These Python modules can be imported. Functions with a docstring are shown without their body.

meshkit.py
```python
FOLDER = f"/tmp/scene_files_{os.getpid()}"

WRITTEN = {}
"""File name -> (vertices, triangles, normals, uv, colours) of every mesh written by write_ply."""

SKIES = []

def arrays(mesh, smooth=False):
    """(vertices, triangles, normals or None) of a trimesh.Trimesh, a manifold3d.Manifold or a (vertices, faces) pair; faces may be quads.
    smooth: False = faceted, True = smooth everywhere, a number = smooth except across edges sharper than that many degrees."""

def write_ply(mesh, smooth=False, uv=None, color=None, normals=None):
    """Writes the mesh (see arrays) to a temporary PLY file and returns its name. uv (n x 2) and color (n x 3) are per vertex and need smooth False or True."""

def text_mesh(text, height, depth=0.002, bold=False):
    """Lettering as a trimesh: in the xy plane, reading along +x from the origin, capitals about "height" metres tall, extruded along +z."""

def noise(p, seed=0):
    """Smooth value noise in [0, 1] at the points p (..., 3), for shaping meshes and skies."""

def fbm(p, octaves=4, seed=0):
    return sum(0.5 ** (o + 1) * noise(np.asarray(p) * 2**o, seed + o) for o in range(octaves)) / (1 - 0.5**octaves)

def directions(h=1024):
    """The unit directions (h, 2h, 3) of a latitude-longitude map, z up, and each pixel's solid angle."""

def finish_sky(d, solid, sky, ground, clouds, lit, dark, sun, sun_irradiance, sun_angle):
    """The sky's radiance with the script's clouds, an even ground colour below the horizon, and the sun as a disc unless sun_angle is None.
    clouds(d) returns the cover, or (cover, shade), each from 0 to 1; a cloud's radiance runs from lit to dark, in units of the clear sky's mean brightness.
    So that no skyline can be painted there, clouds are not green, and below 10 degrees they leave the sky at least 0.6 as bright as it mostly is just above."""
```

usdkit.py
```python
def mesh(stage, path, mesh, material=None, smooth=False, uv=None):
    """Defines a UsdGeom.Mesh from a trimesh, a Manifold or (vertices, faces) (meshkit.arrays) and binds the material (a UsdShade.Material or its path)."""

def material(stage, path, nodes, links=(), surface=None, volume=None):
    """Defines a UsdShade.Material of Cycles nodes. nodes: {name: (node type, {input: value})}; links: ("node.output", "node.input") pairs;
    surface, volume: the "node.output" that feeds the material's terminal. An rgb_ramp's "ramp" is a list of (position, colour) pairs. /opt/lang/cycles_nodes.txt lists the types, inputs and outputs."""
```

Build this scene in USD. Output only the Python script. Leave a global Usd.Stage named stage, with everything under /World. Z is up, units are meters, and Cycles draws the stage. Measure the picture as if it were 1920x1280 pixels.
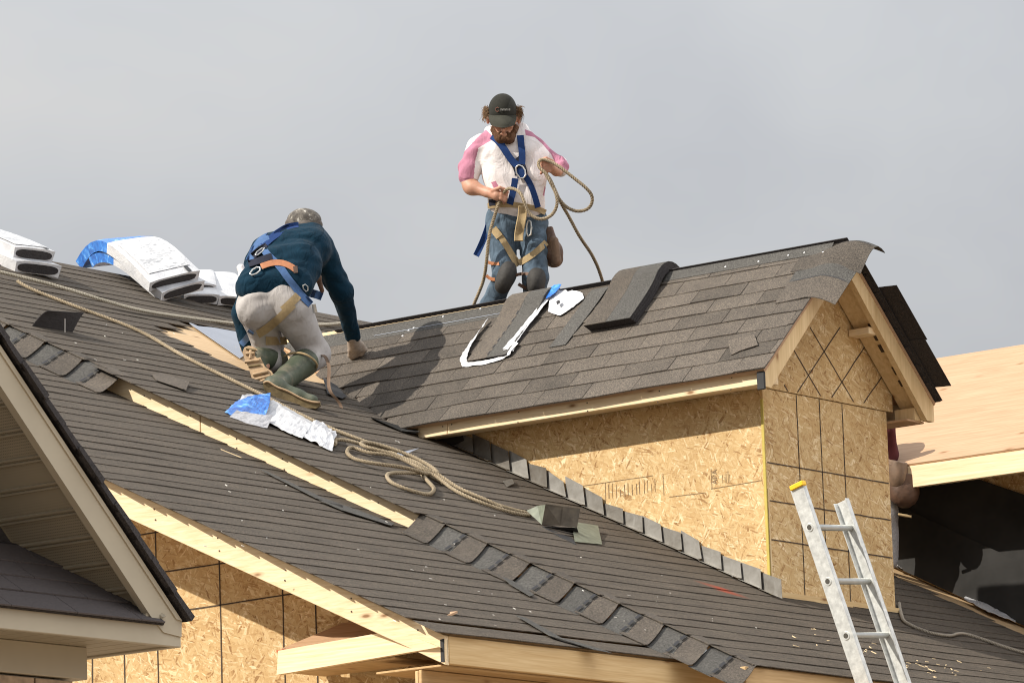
import math, random
import numpy as np
import trimesh
import usdkit, meshkit
from pxr import Usd, UsdGeom, UsdLux, UsdShade, Gf, Sdf

stage = Usd.Stage.CreateInMemory()
UsdGeom.SetStageUpAxis(stage, UsdGeom.Tokens.z)
UsdGeom.SetStageMetersPerUnit(stage, 1.0)
UsdGeom.Xform.Define(stage, '/World')
UsdGeom.Scope.Define(stage, '/World/Looks')

# ------------------------------------------------------------------ camera
EAVE = 4.285                                            # height of the lower eave corner, the scene's origin in plan
FOC, TH, RO, PH = 9000.0, math.radians(10.25), math.radians(-1.9), math.radians(52.05)
CAM = np.array([-17.408, -14.070, 1.6])
_r = np.array([math.cos(PH), -math.sin(PH), 0.0]); _h = np.array([math.sin(PH), math.cos(PH), 0.0])
W = math.cos(TH) * _h + math.sin(TH) * np.array([0, 0, 1.0])
_u = np.cross(_r, W)
R = math.cos(RO) * _r + math.sin(RO) * _u
U = -math.sin(RO) * _r + math.cos(RO) * _u
cam = UsdGeom.Camera.Define(stage, '/World/camera')
cam.AddTransformOp().Set(Gf.Matrix4d(*R, 0, *U, 0, *(-W), 0, *CAM, 1))
cam.CreateHorizontalApertureAttr(36.0); cam.CreateVerticalApertureAttr(36.0 * 682 / 1024)
cam.CreateFocalLengthAttr(36.0 * FOC / 1920)
cam.CreateClippingRangeAttr(Gf.Vec2f(0.1, 20000))
cam.CreateExposureAttr(0.36)

# ------------------------------------------------------------------ light
SUN = np.array([-1.0, 0.50, 0.88]); SUN /= np.linalg.norm(SUN)
ELEV = math.asin(SUN[2]); ROT = math.atan2(SUN[0], SUN[1])
sun = UsdLux.DistantLight.Define(stage, '/World/sun')
sun.CreateIntensityAttr(1.18); sun.CreateAngleAttr(0.5); sun.CreateColorAttr(Gf.Vec3f(1.0, 0.93, 0.82))
sun.CreateNormalizeAttr(True)
_x = np.cross([0, 0, 1.0], SUN); _x /= np.linalg.norm(_x); _y = np.cross(SUN, _x)
sun.AddTransformOp().Set(Gf.Matrix4d(*_x, 0, *_y, 0, *SUN, 0, 0, 0, 30, 1))
CLOUD = 1.0
dome = UsdLux.DomeLight.Define(stage, '/World/sky')
sky_mat = usdkit.material(stage, '/World/Looks/sky', {
    'tc': ('texture_coordinate', {}),
    'mp': ('mapping', {'scale': (1.0, 1.0, 2.2), 'location': (6.2, 0.3, 1.9)}),
    'n1': ('noise_texture', {'scale': 1.6, 'detail': 5.0, 'roughness': 0.5}),
    'n2': ('noise_texture', {'scale': 5.5, 'detail': 5.0, 'roughness': 0.5, 'distortion': 0.3}),
    'cov': ('rgb_ramp', {'ramp': [(0.18, (0.90, 0.90, 0.90)), (0.5, (1, 1, 1))]}),
    'ton': ('rgb_ramp', {'ramp': [(0.34, (3.85, 3.98, 4.30)), (0.50, (4.55, 4.68, 4.85)), (0.62, (5.15, 5.10, 5.05))]}),
    'mixn': ('mix_float', {'fac': 0.75}),
    'sky': ('sky_texture', {'sky_type': 'single_scattering', 'sun_disc': False, 'sun_elevation': ELEV, 'sun_rotation': ROT}),
    'mx': ('mix_color', {}),
    'sx': ('separate_xyz', {}), 'el': ('map_range', {'from_min': 0.05, 'from_max': 0.85, 'to_min': 0.86, 'to_max': 2.9, 'clamp': True}),
    'sc': ('vector_math', {'math_type': 'scale'}),
    'bg': ('background_shader', {'strength': 0.08})},
    [('tc.generated', 'mp.vector'), ('mp.vector', 'n1.vector'), ('mp.vector', 'n2.vector'), ('n1.fac', 'mixn.a'), ('n2.fac', 'mixn.b'),
     ('n1.fac', 'cov.fac'), ('mixn.result', 'ton.fac'), ('cov.color', 'mx.fac'), ('sky.color', 'mx.a'), ('ton.color', 'sc.vector1'), ('tc.generated', 'sx.vector'), ('sx.z', 'el.value'), ('el.result', 'sc.scale'), ('sc.vector', 'mx.b'),
     ('mx.result', 'bg.color')], surface='bg.background')
UsdShade.MaterialBindingAPI.Apply(dome.GetPrim()).Bind(sky_mat)
dome.GetPrim().SetCustomDataByKey('kind', 'structure')

# ------------------------------------------------------------------ helpers
rng = random.Random(7); nrg = np.random.default_rng(7)
V = lambda *a: np.array(a, float)
ZB = V(0, 0, EAVE)
def ray(px, py): return W + R * (px - 960) / FOC - U * (py - 640) / FOC
def hit(px, py, n, p0):
    d = ray(px, py); n = np.asarray(n, float); p0 = np.asarray(p0, float) + ZB
    return CAM + d * (((p0 - CAM) @ n) / (d @ n)) - ZB
def dep(px, py, D): return CAM + ray(px, py) * D - ZB
def depth_of(p): return (np.asarray(p) + ZB - CAM) @ W
UP = V(0, 0, 1)
used = {}
def path_for(parent, name):
    k = (parent, name); n = used.get(k, 0); used[k] = n + 1
    return f'{parent}/{name}' if n == 0 else f'{parent}/{name}_{n:03d}'
def tag(prim, label=None, cat=None, group=None, kind=None):
    for k, v in (('label', label), ('category', cat), ('group', group), ('kind', kind)):
        if v: prim.SetCustomDataByKey(k, v)
    return prim
def put(name, mesh, mat, parent='/World', smooth=False, lift=True, **kw):
    """one Mesh prim; points given relative to the eave corner"""
    if hasattr(mesh, 'to_mesh') or isinstance(mesh, trimesh.Trimesh):
        v, f, _ = meshkit.arrays(mesh)
    else:
        v, f = mesh
    v = np.asarray(v, float) + (ZB if lift else 0)
    p = path_for(parent, name)
    usdkit.mesh(stage, p, (v, np.asarray(f)), MAT[mat] if isinstance(mat, str) else mat, smooth=smooth)
    tag(stage.GetPrimAtPath(p), **kw)
    return p
def thing(name, label, cat, group=None, kind=None):
    p = path_for('/World', name); x = UsdGeom.Xform.Define(stage, p)
    tag(x.GetPrim(), label, cat, group, kind)
    return p
class MB:
    def __init__(s): s.v, s.f, s.n = [], [], 0
    def add(s, v, f):
        v = np.asarray(v, float); f = np.asarray(f, int)
        if f.shape[1] == 4: f = np.vstack([f[:, [0, 1, 2]], f[:, [0, 2, 3]]])
        s.v.append(v); s.f.append(f + s.n); s.n += len(v); return s
    def box(s, o, a, b, c):
        o, a, b, c = map(lambda q: np.asarray(q, float), (o, a, b, c))
        if np.cross(a, b) @ c < 0: a, b = b, a
        v = [o, o + a, o + a + b, o + b, o + c, o + a + c, o + a + b + c, o + b + c]
        return s.add(v, [[0, 3, 2, 1], [4, 5, 6, 7], [0, 1, 5, 4], [1, 2, 6, 5], [2, 3, 7, 6], [3, 0, 4, 7]])
    def cbox(s, o, a, b, c, ch=0.003):
        """box with chamfered edges"""
        o, a, b, c = map(lambda q: np.asarray(q, float), (o, a, b, c))
        L = [np.linalg.norm(q) for q in (a, b, c)]; e = [q / l for q, l in zip((a, b, c), L)]
        m = trimesh.creation.box(extents=[1, 1, 1]); pts = []
        for sx in (0, 1):
            for sy in (0, 1):
                for sz in (0, 1):
                    for k in range(3):
                        t = [sx * L[0], sy * L[1], sz * L[2]]
                        for j in range(3):
                            if j != k: t[j] += ch * (1 if (sx, sy, sz)[j] == 0 else -1)
                        pts.append(o + t[0] * e[0] + t[1] * e[1] + t[2] * e[2])
        h = trimesh.convex.convex_hull(np.array(pts)); return s.add(h.vertices, h.faces)
    def prism(s, poly, d):
        """convex-or-simple planar polygon extruded by d"""
        p = np.asarray(poly, float); d = np.asarray(d, float); n = len(p)
        nn = sum(np.cross(p[i] - p[0], p[i + 1] - p[0]) for i in range(1, n - 1))
        if nn @ d < 0: p = p[::-1]
        nn = nn / (np.linalg.norm(nn) + 1e-12)
        ax = np.cross(nn, [0.3, 0.5, 0.81]); ax /= np.linalg.norm(ax); ay = np.cross(nn, ax)
        q = np.stack([p @ ax, p @ ay], 1)
        if n <= 4: tris = [[0, i, i + 1] for i in range(1, n - 1)]
        else:
            import shapely.geometry as sg
            vv, tris = trimesh.creation.triangulate_polygon(sg.Polygon(q), engine='earcut')
            idx = [int(np.argmin(((q - w) ** 2).sum(1))) for w in vv[:, :2]]; tris = [[idx[i] for i in t] for t in tris]
        T = []
        for a, b, c in tris:
            o = np.cross(p[b] - p[a], p[c] - p[a]) @ d
            T.append([a, b, c] if o > 0 else [a, c, b])
        f = [[a + n, b + n, c + n] for a, b, c in T] + [[a, c, b] for a, b, c in T]
        v = np.vstack([p, p + d]); s.add(v, f)
        sd = []
        cen = p.mean(0)
        for i in range(n):
            j = (i + 1) % n; sd += [[i, j, j + n], [i, j + n, i + n]]
        m = trimesh.Trimesh(v, np.array(f + sd), process=False); m.fix_normals()
        s.f[-1] = m.faces + (s.n - len(v)); return s
    def sheet(s, G, t=0.003, dirn=None):
        """grid of points (nu, nv, 3) as a closed thin sheet; thickness t goes against the grid's normal"""
        G = np.asarray(G, float); a, b = G.shape[:2]
        du = np.gradient(G, axis=0); dv = np.gradient(G, axis=1); n = np.cross(du, dv)
        n /= np.linalg.norm(n, axis=-1, keepdims=True) + 1e-12
        if dirn is not None and (n * np.asarray(dirn)).sum() < 0: G = G[:, ::-1]; return s.sheet(G, t)
        tt = t if np.isscalar(t) else np.asarray(t)[..., None]
        B = G - n * tt
        v = np.vstack([G.reshape(-1, 3), B.reshape(-1, 3)]); N = a * b
        I = np.arange(N).reshape(a, b)
        q = np.stack([I[:-1, :-1], I[1:, :-1], I[1:, 1:], I[:-1, 1:]], -1).reshape(-1, 4)
        f = [q, q[:, ::-1] + N]
        for e, flip in ((I[0], 1), (I[-1], 0), (I[:, 0], 0), (I[:, -1], 1)):
            w = np.stack([e[:-1], e[1:], e[1:] + N, e[:-1] + N], 1); f.append(w[:, ::-1] if flip else w)
        return s.add(v, np.vstack(f))
    def tube(s, P, r, sides=8, cap=True):
        P = np.asarray(P, float); r = np.broadcast_to(r, (len(P),)); t = np.gradient(P, axis=0); t /= np.linalg.norm(t, axis=1, keepdims=True) + 1e-12
        n = np.cross(t[0], [0.31, 0.2, 0.93]); n /= np.linalg.norm(n); V_ = []
        for i in range(len(P)):
            n = n - (n @ t[i]) * t[i]; n /= np.linalg.norm(n); b = np.cross(t[i], n)
            a = np.arange(sides) * 2 * np.pi / sides
            V_.append(P[i] + r[i] * (np.cos(a)[:, None] * n + np.sin(a)[:, None] * b))
        I = np.arange(len(P) * sides).reshape(len(P), sides); J = np.roll(I, -1, 1)
        q = np.stack([I[:-1], J[:-1], J[1:], I[1:]], -1).reshape(-1, 4); f = np.vstack([q[:, [0, 1, 2]], q[:, [0, 2, 3]]])
        k = [[I[0, 0], I[0, i + 1], I[0, i]] for i in range(1, sides - 1)] + [[I[-1, 0], I[-1, i], I[-1, i + 1]] for i in range(1, sides - 1)]
        return s.add(np.vstack(V_), np.vstack([f, k]))
    def mesh(s): return (np.vstack(s.v), np.vstack(s.f))
def spline(P, n):
    from scipy.interpolate import CubicSpline, PchipInterpolator
    P = np.asarray(P, float); d = np.r_[0, np.cumsum(np.linalg.norm(np.diff(P, axis=0), axis=1))]
    if len(P) == 2: return P[0] + np.linspace(0, 1, n)[:, None] * (P[1] - P[0])
    return CubicSpline(d, P)(np.linspace(0, d[-1], n)) if len(P) < 4 else np.stack([CubicSpline(d ** 0.999, P[:, k])(np.linspace(0, d[-1] ** 0.999, n)) for k in range(3)], 1)
def plen(P): return np.linalg.norm(np.diff(np.asarray(P, float), axis=0), axis=1).sum()
def rope_mesh(P, r=0.011, pitch=0.055, step=0.009):
    n = max(8, int(plen(P) / step)); P = spline(P, n); t = np.gradient(P, axis=0); t /= np.linalg.norm(t, axis=1, keepdims=True) + 1e-12
    L = np.r_[0, np.cumsum(np.linalg.norm(np.diff(P, axis=0), axis=1))]; nv = np.cross(t[0], [0.3, 0.2, 0.93]); nv /= np.linalg.norm(nv); N = []
    for i in range(n):
        nv = nv - (nv @ t[i]) * t[i]; nv /= np.linalg.norm(nv); N.append(nv)
    N = np.array(N); B = np.cross(t, N); m = MB()
    for k in range(3):
        a = 2 * np.pi * (L / pitch + k / 3.0)
        m.tube(P + 0.5 * r * (np.cos(a)[:, None] * N + np.sin(a)[:, None] * B), r * 0.58, 7)
    return m.mesh()

# ------------------------------------------------------------------ materials
MAT = {}
def M(name, nodes, links=(), surface='p.BSDF'):
    MAT[name] = usdkit.material(stage, '/World/Looks/' + name, nodes, links, surface=surface); return name
def ramp2(a, b, lo=0.3, hi=0.7): return ('rgb_ramp', {'ramp': [(lo, a), (hi, b)]})
def simple(name, col, rough=0.6, metallic=0.0, vary=0.12, scale=18.0, bump=0.0, bscale=60.0, bdist=0.004, sheen=0.0, spec=None):
    a = tuple(c * (1 - vary) for c in col); b = tuple(min(1, c * (1 + vary)) for c in col)
    P = {'roughness': rough, 'metallic': metallic}
    if spec is not None: P['specular_ior_level'] = spec
    n = {'g': ('geometry', {}), 'n': ('noise_texture', {'scale': scale, 'detail': 5.0, 'roughness': 0.6}), 'r': ramp2(a, b), 'p': ('principled_bsdf', P)}
    l = [('g.position', 'n.vector'), ('n.fac', 'r.fac'), ('r.color', 'p.base_color')]
    if bump:
        n['n2'] = ('noise_texture', {'scale': bscale, 'detail': 4.0}); n['b'] = ('bump', {'strength': bump, 'distance': bdist})
        l += [('g.position', 'n2.vector'), ('n2.fac', 'b.height'), ('b.normal', 'p.normal')]
    return M(name, n, l)
RED = (3.58, 0.91, 4.86)
def shingle_mat(name, dark, light, grit, src='object'):
    """asphalt granules: fine speckle over a tone that varies from tab to tab, with broad scuffed patches"""
    rnd = ('object_info', {}) if src == 'object' else ('geometry', {})
    n = {'g': ('geometry', {}), 'o': rnd,
         'sp': ('noise_texture', {'scale': 120.0, 'detail': 3.0, 'roughness': 0.85}),
         'br': ('noise_texture', {'scale': 4.0, 'detail': 6.0, 'roughness': 0.7}),
         'ms': ('mapping', {'scale': (2.2, 30.0, 30.0) if src == 'island' else (9.0, 7.0, 9.0)}), 'st': ('noise_texture', {'scale': 1.0, 'detail': 4.0, 'roughness': 0.6}),
         'tr': ('rgb_ramp', {'ramp': [(0.15, dark), (0.85, light)]}),
         'gr': ('rgb_ramp', {'ramp': [(0.32, (0.38, 0.37, 0.36)), (0.5, (0.95, 0.95, 0.95)), (0.66, grit)]}),
         'ad': ('mix_float', {'fac': 0.5}), 'a2': ('mix_float', {'fac': 0.38}), 'mu': ('mix_color', {'blend_type': 'multiply', 'fac': 1.0}),
         'b': ('bump', {'strength': 0.5, 'distance': 0.004}),
         'p': ('principled_bsdf', {'roughness': 0.9, 'specular_ior_level': 0.2})}
    l = [('g.position', 'sp.vector'), ('g.position', 'br.vector'), ('g.position', 'ms.vector'), ('ms.vector', 'st.vector'), ('o.random' if src == 'object' else 'o.random_per_island', 'ad.a'), ('br.fac', 'ad.b'),
         ('ad.result', 'a2.a'), ('st.fac', 'a2.b'), ('a2.result', 'tr.fac'), ('sp.fac', 'gr.fac'), ('tr.color', 'mu.a'), ('gr.color', 'mu.b'),
         ('sp.fac', 'b.height'), ('b.normal', 'p.normal')]
    if src == 'island':                                  # a smear of red marking spray
        n.update({'rp': ('vector_math', {'math_type': 'subtract', 'vector2': RED}), 'rr': ('vector_rotate', {'angle': 0.78}), 'rs': ('vector_math', {'math_type': 'multiply', 'vector2': (6.0, 13.0, 6.0)}),
                  'rl': ('vector_math', {'math_type': 'length'}), 'rn': ('math', {'math_type': 'multiply_add', 'value2': 0.9}), 'rm': ('map_range', {'from_min': 0.45, 'from_max': 1.45, 'to_min': 0.72, 'to_max': 0.0, 'clamp': True}), 'rx': ('mix_color', {'b': (0.42, 0.055, 0.02)})})
        l += [('g.position', 'rp.vector1'), ('rp.vector', 'rr.vector'), ('rr.vector', 'rs.vector1'), ('rs.vector', 'rl.vector1'), ('br.fac', 'rn.value1'), ('rl.value', 'rn.value3'), ('rn.value', 'rm.value'), ('rm.result', 'rx.fac'), ('mu.result', 'rx.a'), ('rx.result', 'p.base_color')]
    else: l.append(('mu.result', 'p.base_color'))
    return M(name, n, l)
shingle_mat('shingle_brown', (0.046, 0.041, 0.036), (0.136, 0.117, 0.100), (1.8, 1.72, 1.58), 'object')
shingle_mat('shingle_course', (0.054, 0.047, 0.040), (0.180, 0.150, 0.121), (1.9, 1.8, 1.65), 'island')
shingle_mat('shingle_grey', (0.060, 0.058, 0.055), (0.096, 0.092, 0.086), (1.7, 1.7, 1.65), 'object')
shingle_mat('shingle_dark', (0.036, 0.033, 0.034), (0.052, 0.047, 0.047), (1.4, 1.4, 1.4), 'object')
simple('tar', (0.018, 0.018, 0.02), 0.7)
simple('seal_strip', (0.022, 0.022, 0.026), 0.8)
def wood(name, a, b, axis, knots=0.5, rough=0.65, edge=None):
    """sawn softwood with grain along axis (0,1,2 or a vector in plan) and dark knots"""
    sc = [16.0, 16.0, 34.0]; sc[axis] = 1.1
    ks = [10.0, 10.0, 14.0]; ks[axis] = 5.0
    n = {'g': ('geometry', {}), 'm': ('mapping', {'scale': tuple(sc)}), 'mk': ('mapping', {'scale': tuple(ks)}),
         'n': ('noise_texture', {'scale': 2.6, 'detail': 6.0, 'roughness': 0.62, 'distortion': 0.6}), 'r': ramp2(a, b, 0.32, 0.68),
         'v': ('voronoi_texture', {'scale': 1.0, 'randomness': 1.0}), 'kr': ('rgb_ramp', {'ramp': [(0.07, (0.95, 0.95, 0.95)), (0.15, (0.30, 0.30, 0.30)), (0.26, (0.0, 0.0, 0.0))]}),
         'cs': ('separate_color', {}), 'lt': ('math', {'math_type': 'greater_than', 'value2': 1.0 - knots * 0.7}), 'mt': ('math', {'math_type': 'multiply'}),
         'mx': ('mix_color', {'b': (0.23, 0.115, 0.045)}), 'bu': ('bump', {'strength': 0.15, 'distance': 0.003}),
         'p': ('principled_bsdf', {'roughness': rough, 'specular_ior_level': 0.3})}
    l = [('g.position', 'm.vector'), ('g.position', 'mk.vector'), ('m.vector', 'n.vector'), ('n.fac', 'r.fac'), ('mk.vector', 'v.vector'), ('v.distance', 'kr.fac'),
         ('v.color', 'cs.color'), ('cs.r', 'lt.value1'), ('kr.color', 'mt.value1'), ('lt.value', 'mt.value2'), ('mt.value', 'mx.fac'), ('r.color', 'mx.a'),
         ('mx.result', 'p.base_color'), ('n.fac', 'bu.height'), ('bu.normal', 'p.normal')]
    return M(name, n, l)
wood('lumber_y', (0.66, 0.49, 0.28), (0.82, 0.68, 0.47), 1, 0.75)
wood('lumber_x', (0.50, 0.335, 0.155), (0.62, 0.455, 0.245), 0)
wood('lumber_z', (0.52, 0.37, 0.19), (0.66, 0.50, 0.29), 2)
wood('lumber_aged', (0.40, 0.26, 0.12), (0.55, 0.38, 0.20), 0)
wood('plywood_y', (0.37, 0.225, 0.128), (0.48, 0.318, 0.198), 1, 0.35)
wood('plywood_x', (0.50, 0.34, 0.18), (0.62, 0.45, 0.27), 0, 0.3)
def osb(name, plane):
    """oriented strand board: long flakes lying at every angle"""
    n = {'g': ('geometry', {}), 'p': ('principled_bsdf', {'roughness': 0.75, 'specular_ior_level': 0.25})}; l = []
    cols = []
    n['wn'] = ('noise_texture', {'scale': 7.0, 'detail': 2.0}); n['wv'] = ('vector_math', {'math_type': 'scale', 'scale': 0.05}); n['wa'] = ('vector_math', {'math_type': 'add'})
    l += [('g.position', 'wn.vector'), ('wn.color', 'wv.vector1'), ('g.position', 'wa.vector1'), ('wv.vector', 'wa.vector2')]
    LAY = [(0.35, 9.0, 50.0), (1.30, 10.0, 62.0), (2.50, 9.0, 54.0), (-0.55, 12.0, 74.0), (0.95, 15.0, 100.0), (1.9, 19.0, 120.0), (2.9, 24.0, 150.0)]
    for k, (ang, s1, s2) in enumerate(LAY):
        rot = (ang, 0, 0) if plane == 'x' else (0, ang, 0)
        sc = (1.0, s1, s2) if plane == 'x' else (s1, 1.0, s2)
        n[f'ro{k}'] = ('mapping', {'rotation': rot}); n[f'm{k}'] = ('mapping', {'scale': sc, 'location': (k * 3.7, k * 1.3, k * 5.1)})
        n[f'v{k}'] = ('voronoi_texture', {'scale': 1.0, 'randomness': 1.0}); n[f's{k}'] = ('separate_color', {})
        n[f'r{k}'] = ('rgb_ramp', {'ramp': [(0.0, (0.27, 0.145, 0.055)), (0.05, (0.38, 0.23, 0.10)), (0.14, (0.49, 0.325, 0.15)), (0.55, (0.545, 0.385, 0.19)), (0.88, (0.63, 0.475, 0.265)), (1.0, (0.78, 0.64, 0.42))]})
        l += [('wa.vector', f'ro{k}.vector'), (f'ro{k}.vector', f'm{k}.vector'), (f'm{k}.vector', f'v{k}.vector'), (f'v{k}.color', f's{k}.color'), (f's{k}.r', f'r{k}.fac')]
    prev = 'r0.color'
    for k in range(1, len(LAY)):
        n[f'x{k}'] = ('math', {'math_type': 'greater_than', 'value2': (0, 0.55, 0.60, 0.68, 0.70, 0.72, 0.76)[k]}); n[f'c{k}'] = ('mix_color', {})
        n[f'h{k}'] = ('math', {'math_type': 'multiply', 'value2': 0.85})
        l += [(f's{k}.g', f'x{k}.value1'), (f'x{k}.value', f'h{k}.value1'), (f'h{k}.value', f'c{k}.fac'), (prev, f'c{k}.a'), (f'r{k}.color', f'c{k}.b')]; prev = f'c{k}.result'
    n['nf'] = ('noise_texture', {'scale': 85.0, 'detail': 4.0, 'roughness': 0.75}); n['fr'] = ('rgb_ramp', {'ramp': [(0.30, (0.55, 0.48, 0.42)), (0.42, (1, 1, 1)), (1, (1, 1, 1))]})
    n['nb'] = ('noise_texture', {'scale': 1.7, 'detail': 3.0}); n['br'] = ('rgb_ramp', {'ramp': [(0.3, (0.86, 0.84, 0.82)), (0.7, (1.06, 1.05, 1.03))]})
    n['q1'] = ('mix_color', {'blend_type': 'multiply', 'fac': 1.0}); n['q2'] = ('mix_color', {'blend_type': 'multiply', 'fac': 1.0})
    n['bp'] = ('bump', {'strength': 0.25, 'distance': 0.004})
    l += [('g.position', 'nf.vector'), ('nf.fac', 'fr.fac'), ('g.position', 'nb.vector'), ('nb.fac', 'br.fac'), (prev, 'q1.a'), ('fr.color', 'q1.b'), ('q1.result', 'q2.a'), ('br.color', 'q2.b'), ('q2.result', 'p.base_color'),
          ('s0.r', 'bp.height'), ('bp.normal', 'p.normal')]
    return M(name, n, l)
osb('osb_side', 'x'); osb('osb_front', 'y')
simple('marker', (0.055, 0.035, 0.02), 0.8, vary=0.3, scale=60)
simple('stamp_ink', (0.25, 0.165, 0.085), 0.8, vary=0.2, scale=90)
simple('edge_tape', (0.46, 0.36, 0.07), 0.6)
simple('red_edge', (0.40, 0.10, 0.035), 0.7)
M('felt', {'g': ('geometry', {}), 'n': ('noise_texture', {'scale': 4.0, 'detail': 4.0}), 'r': ramp2((0.028, 0.0275, 0.0265), (0.046, 0.045, 0.044)), 'n2': ('noise_texture', {'scale': 3.0, 'detail': 4.0}), 'b': ('bump', {'strength': 0.25, 'distance': 0.05}),
    'd': ('diffuse_bsdf', {}), 'gl': ('glossy_bsdf', {'color': (0.8, 0.8, 0.8), 'roughness': 0.62}), 'p': ('mix_closure', {'fac': 0.0015})},
    [('g.position', 'n.vector'), ('n.fac', 'r.fac'), ('r.color', 'd.color'), ('g.position', 'n2.vector'), ('n2.fac', 'b.height'), ('b.normal', 'd.normal'), ('b.normal', 'gl.normal'), ('d.BSDF', 'p.closure1'), ('gl.BSDF', 'p.closure2')], surface='p.closure')
M('galvanized', {'g': ('geometry', {}), 'n': ('noise_texture', {'scale': 14.0, 'detail': 6.0, 'roughness': 0.65, 'distortion': 0.8}), 'o': ('object_info', {}),
    'r': ('rgb_ramp', {'ramp': [(0.25, (0.11, 0.095, 0.078)), (0.5, (0.19, 0.178, 0.158)), (0.75, (0.29, 0.28, 0.26))]}),
    'ad': ('mix_float', {'fac': 0.35}), 'p': ('principled_bsdf', {'roughness': 0.5, 'metallic': 0.45})},
    [('g.position', 'n.vector'), ('n.fac', 'ad.a'), ('o.random', 'ad.b'), ('ad.result', 'r.fac'), ('r.color', 'p.base_color')])
simple('valley_metal', (0.30, 0.325, 0.38), 0.6, 0.2, vary=0.06, scale=5)
simple('aluminium', (0.62, 0.63, 0.61), 0.42, 0.55, vary=0.22, scale=30, bump=0.1, bscale=40)
simple('rung_metal', (0.42, 0.43, 0.42), 0.4, 0.7, vary=0.1)
simple('yellow_plastic', (0.85, 0.50, 0.02), 0.4)
simple('trim_beige', (0.36, 0.315, 0.235), 0.5, vary=0.04, scale=6)
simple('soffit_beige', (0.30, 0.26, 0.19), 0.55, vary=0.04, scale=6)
simple('vent_dark', (0.055, 0.05, 0.04), 0.8)
simple('brick_tan', (0.34, 0.25, 0.17), 0.85, vary=0.25, scale=25, bump=0.3)
simple('mortar', (0.30, 0.27, 0.22), 0.9)
simple('bare_earth', (0.30, 0.23, 0.16), 0.95, vary=0.25, scale=2)
simple('nail_steel', (0.6, 0.6, 0.6), 0.35, 0.8)
simple('nail_bright', (0.72, 0.72, 0.72), 0.4, 0.2)

# ------------------------------------------------------------------ ground and house
gm = MB(); gm.add([[-400, -400, -EAVE], [400, -400, -EAVE], [400, 400, -EAVE], [-400, 400, -EAVE]], [[0, 1, 2, 3]])
put('ground', gm.mesh(), 'bare_earth', kind='structure')
house = thing('house', 'unfinished timber house with brown shingled roof, dormer and bare strand board walls', 'house')

ST = 0.115                                             # the upper part of the roof lies this much above the lower part
low = lambda x, y: V(x, y, 0.5 * y)
upr = lambda x, y: V(x, y, 0.5 * y + ST)
N_R = V(0, -0.5, 1) / math.sqrt(1.25)
on_up = lambda px, py, lift=0.0: hit(px, py, (0, -.5, 1), (0, 0, ST)) + N_R * lift
on_low = lambda px, py, lift=0.0: hit(px, py, (0, -.5, 1), (0, 0, 0)) + N_R * lift
rake_x = lambda y: -0.169 * y
_sa, _sb = on_up(400, 788), on_up(768, 956)
step_x = lambda y: _sa[0] + (_sb[0] - _sa[0]) * (y - _sa[1]) / (_sb[1] - _sa[1]) + .055
YR, ZR = 6.16, 3.2                                       # main ridge
EXP = 0.1335; EY = 0.1435 / math.sqrt(1.25)       # exposure of the dormer's courses; run in plan of the main roof's courses
WING_X = 6.86
XW, XWR, YF = 4.085, 5.315, 0.95                         # dormer walls
XE, ZE, XM, ZM, YRK = 3.83, 1.80, 4.69, 2.62, 0.76        # dormer eave, ridge, rake
SD = (ZM - ZE) / (XM - XE); N_D = V(-SD, 0, 1) / math.hypot(SD, 1)
drm = lambda s, y, lift=0.0: V(XE + s / math.hypot(1, SD), y, ZE + SD * s / math.hypot(1, SD)) + N_D * lift   # s metres up the left dormer slope
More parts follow.
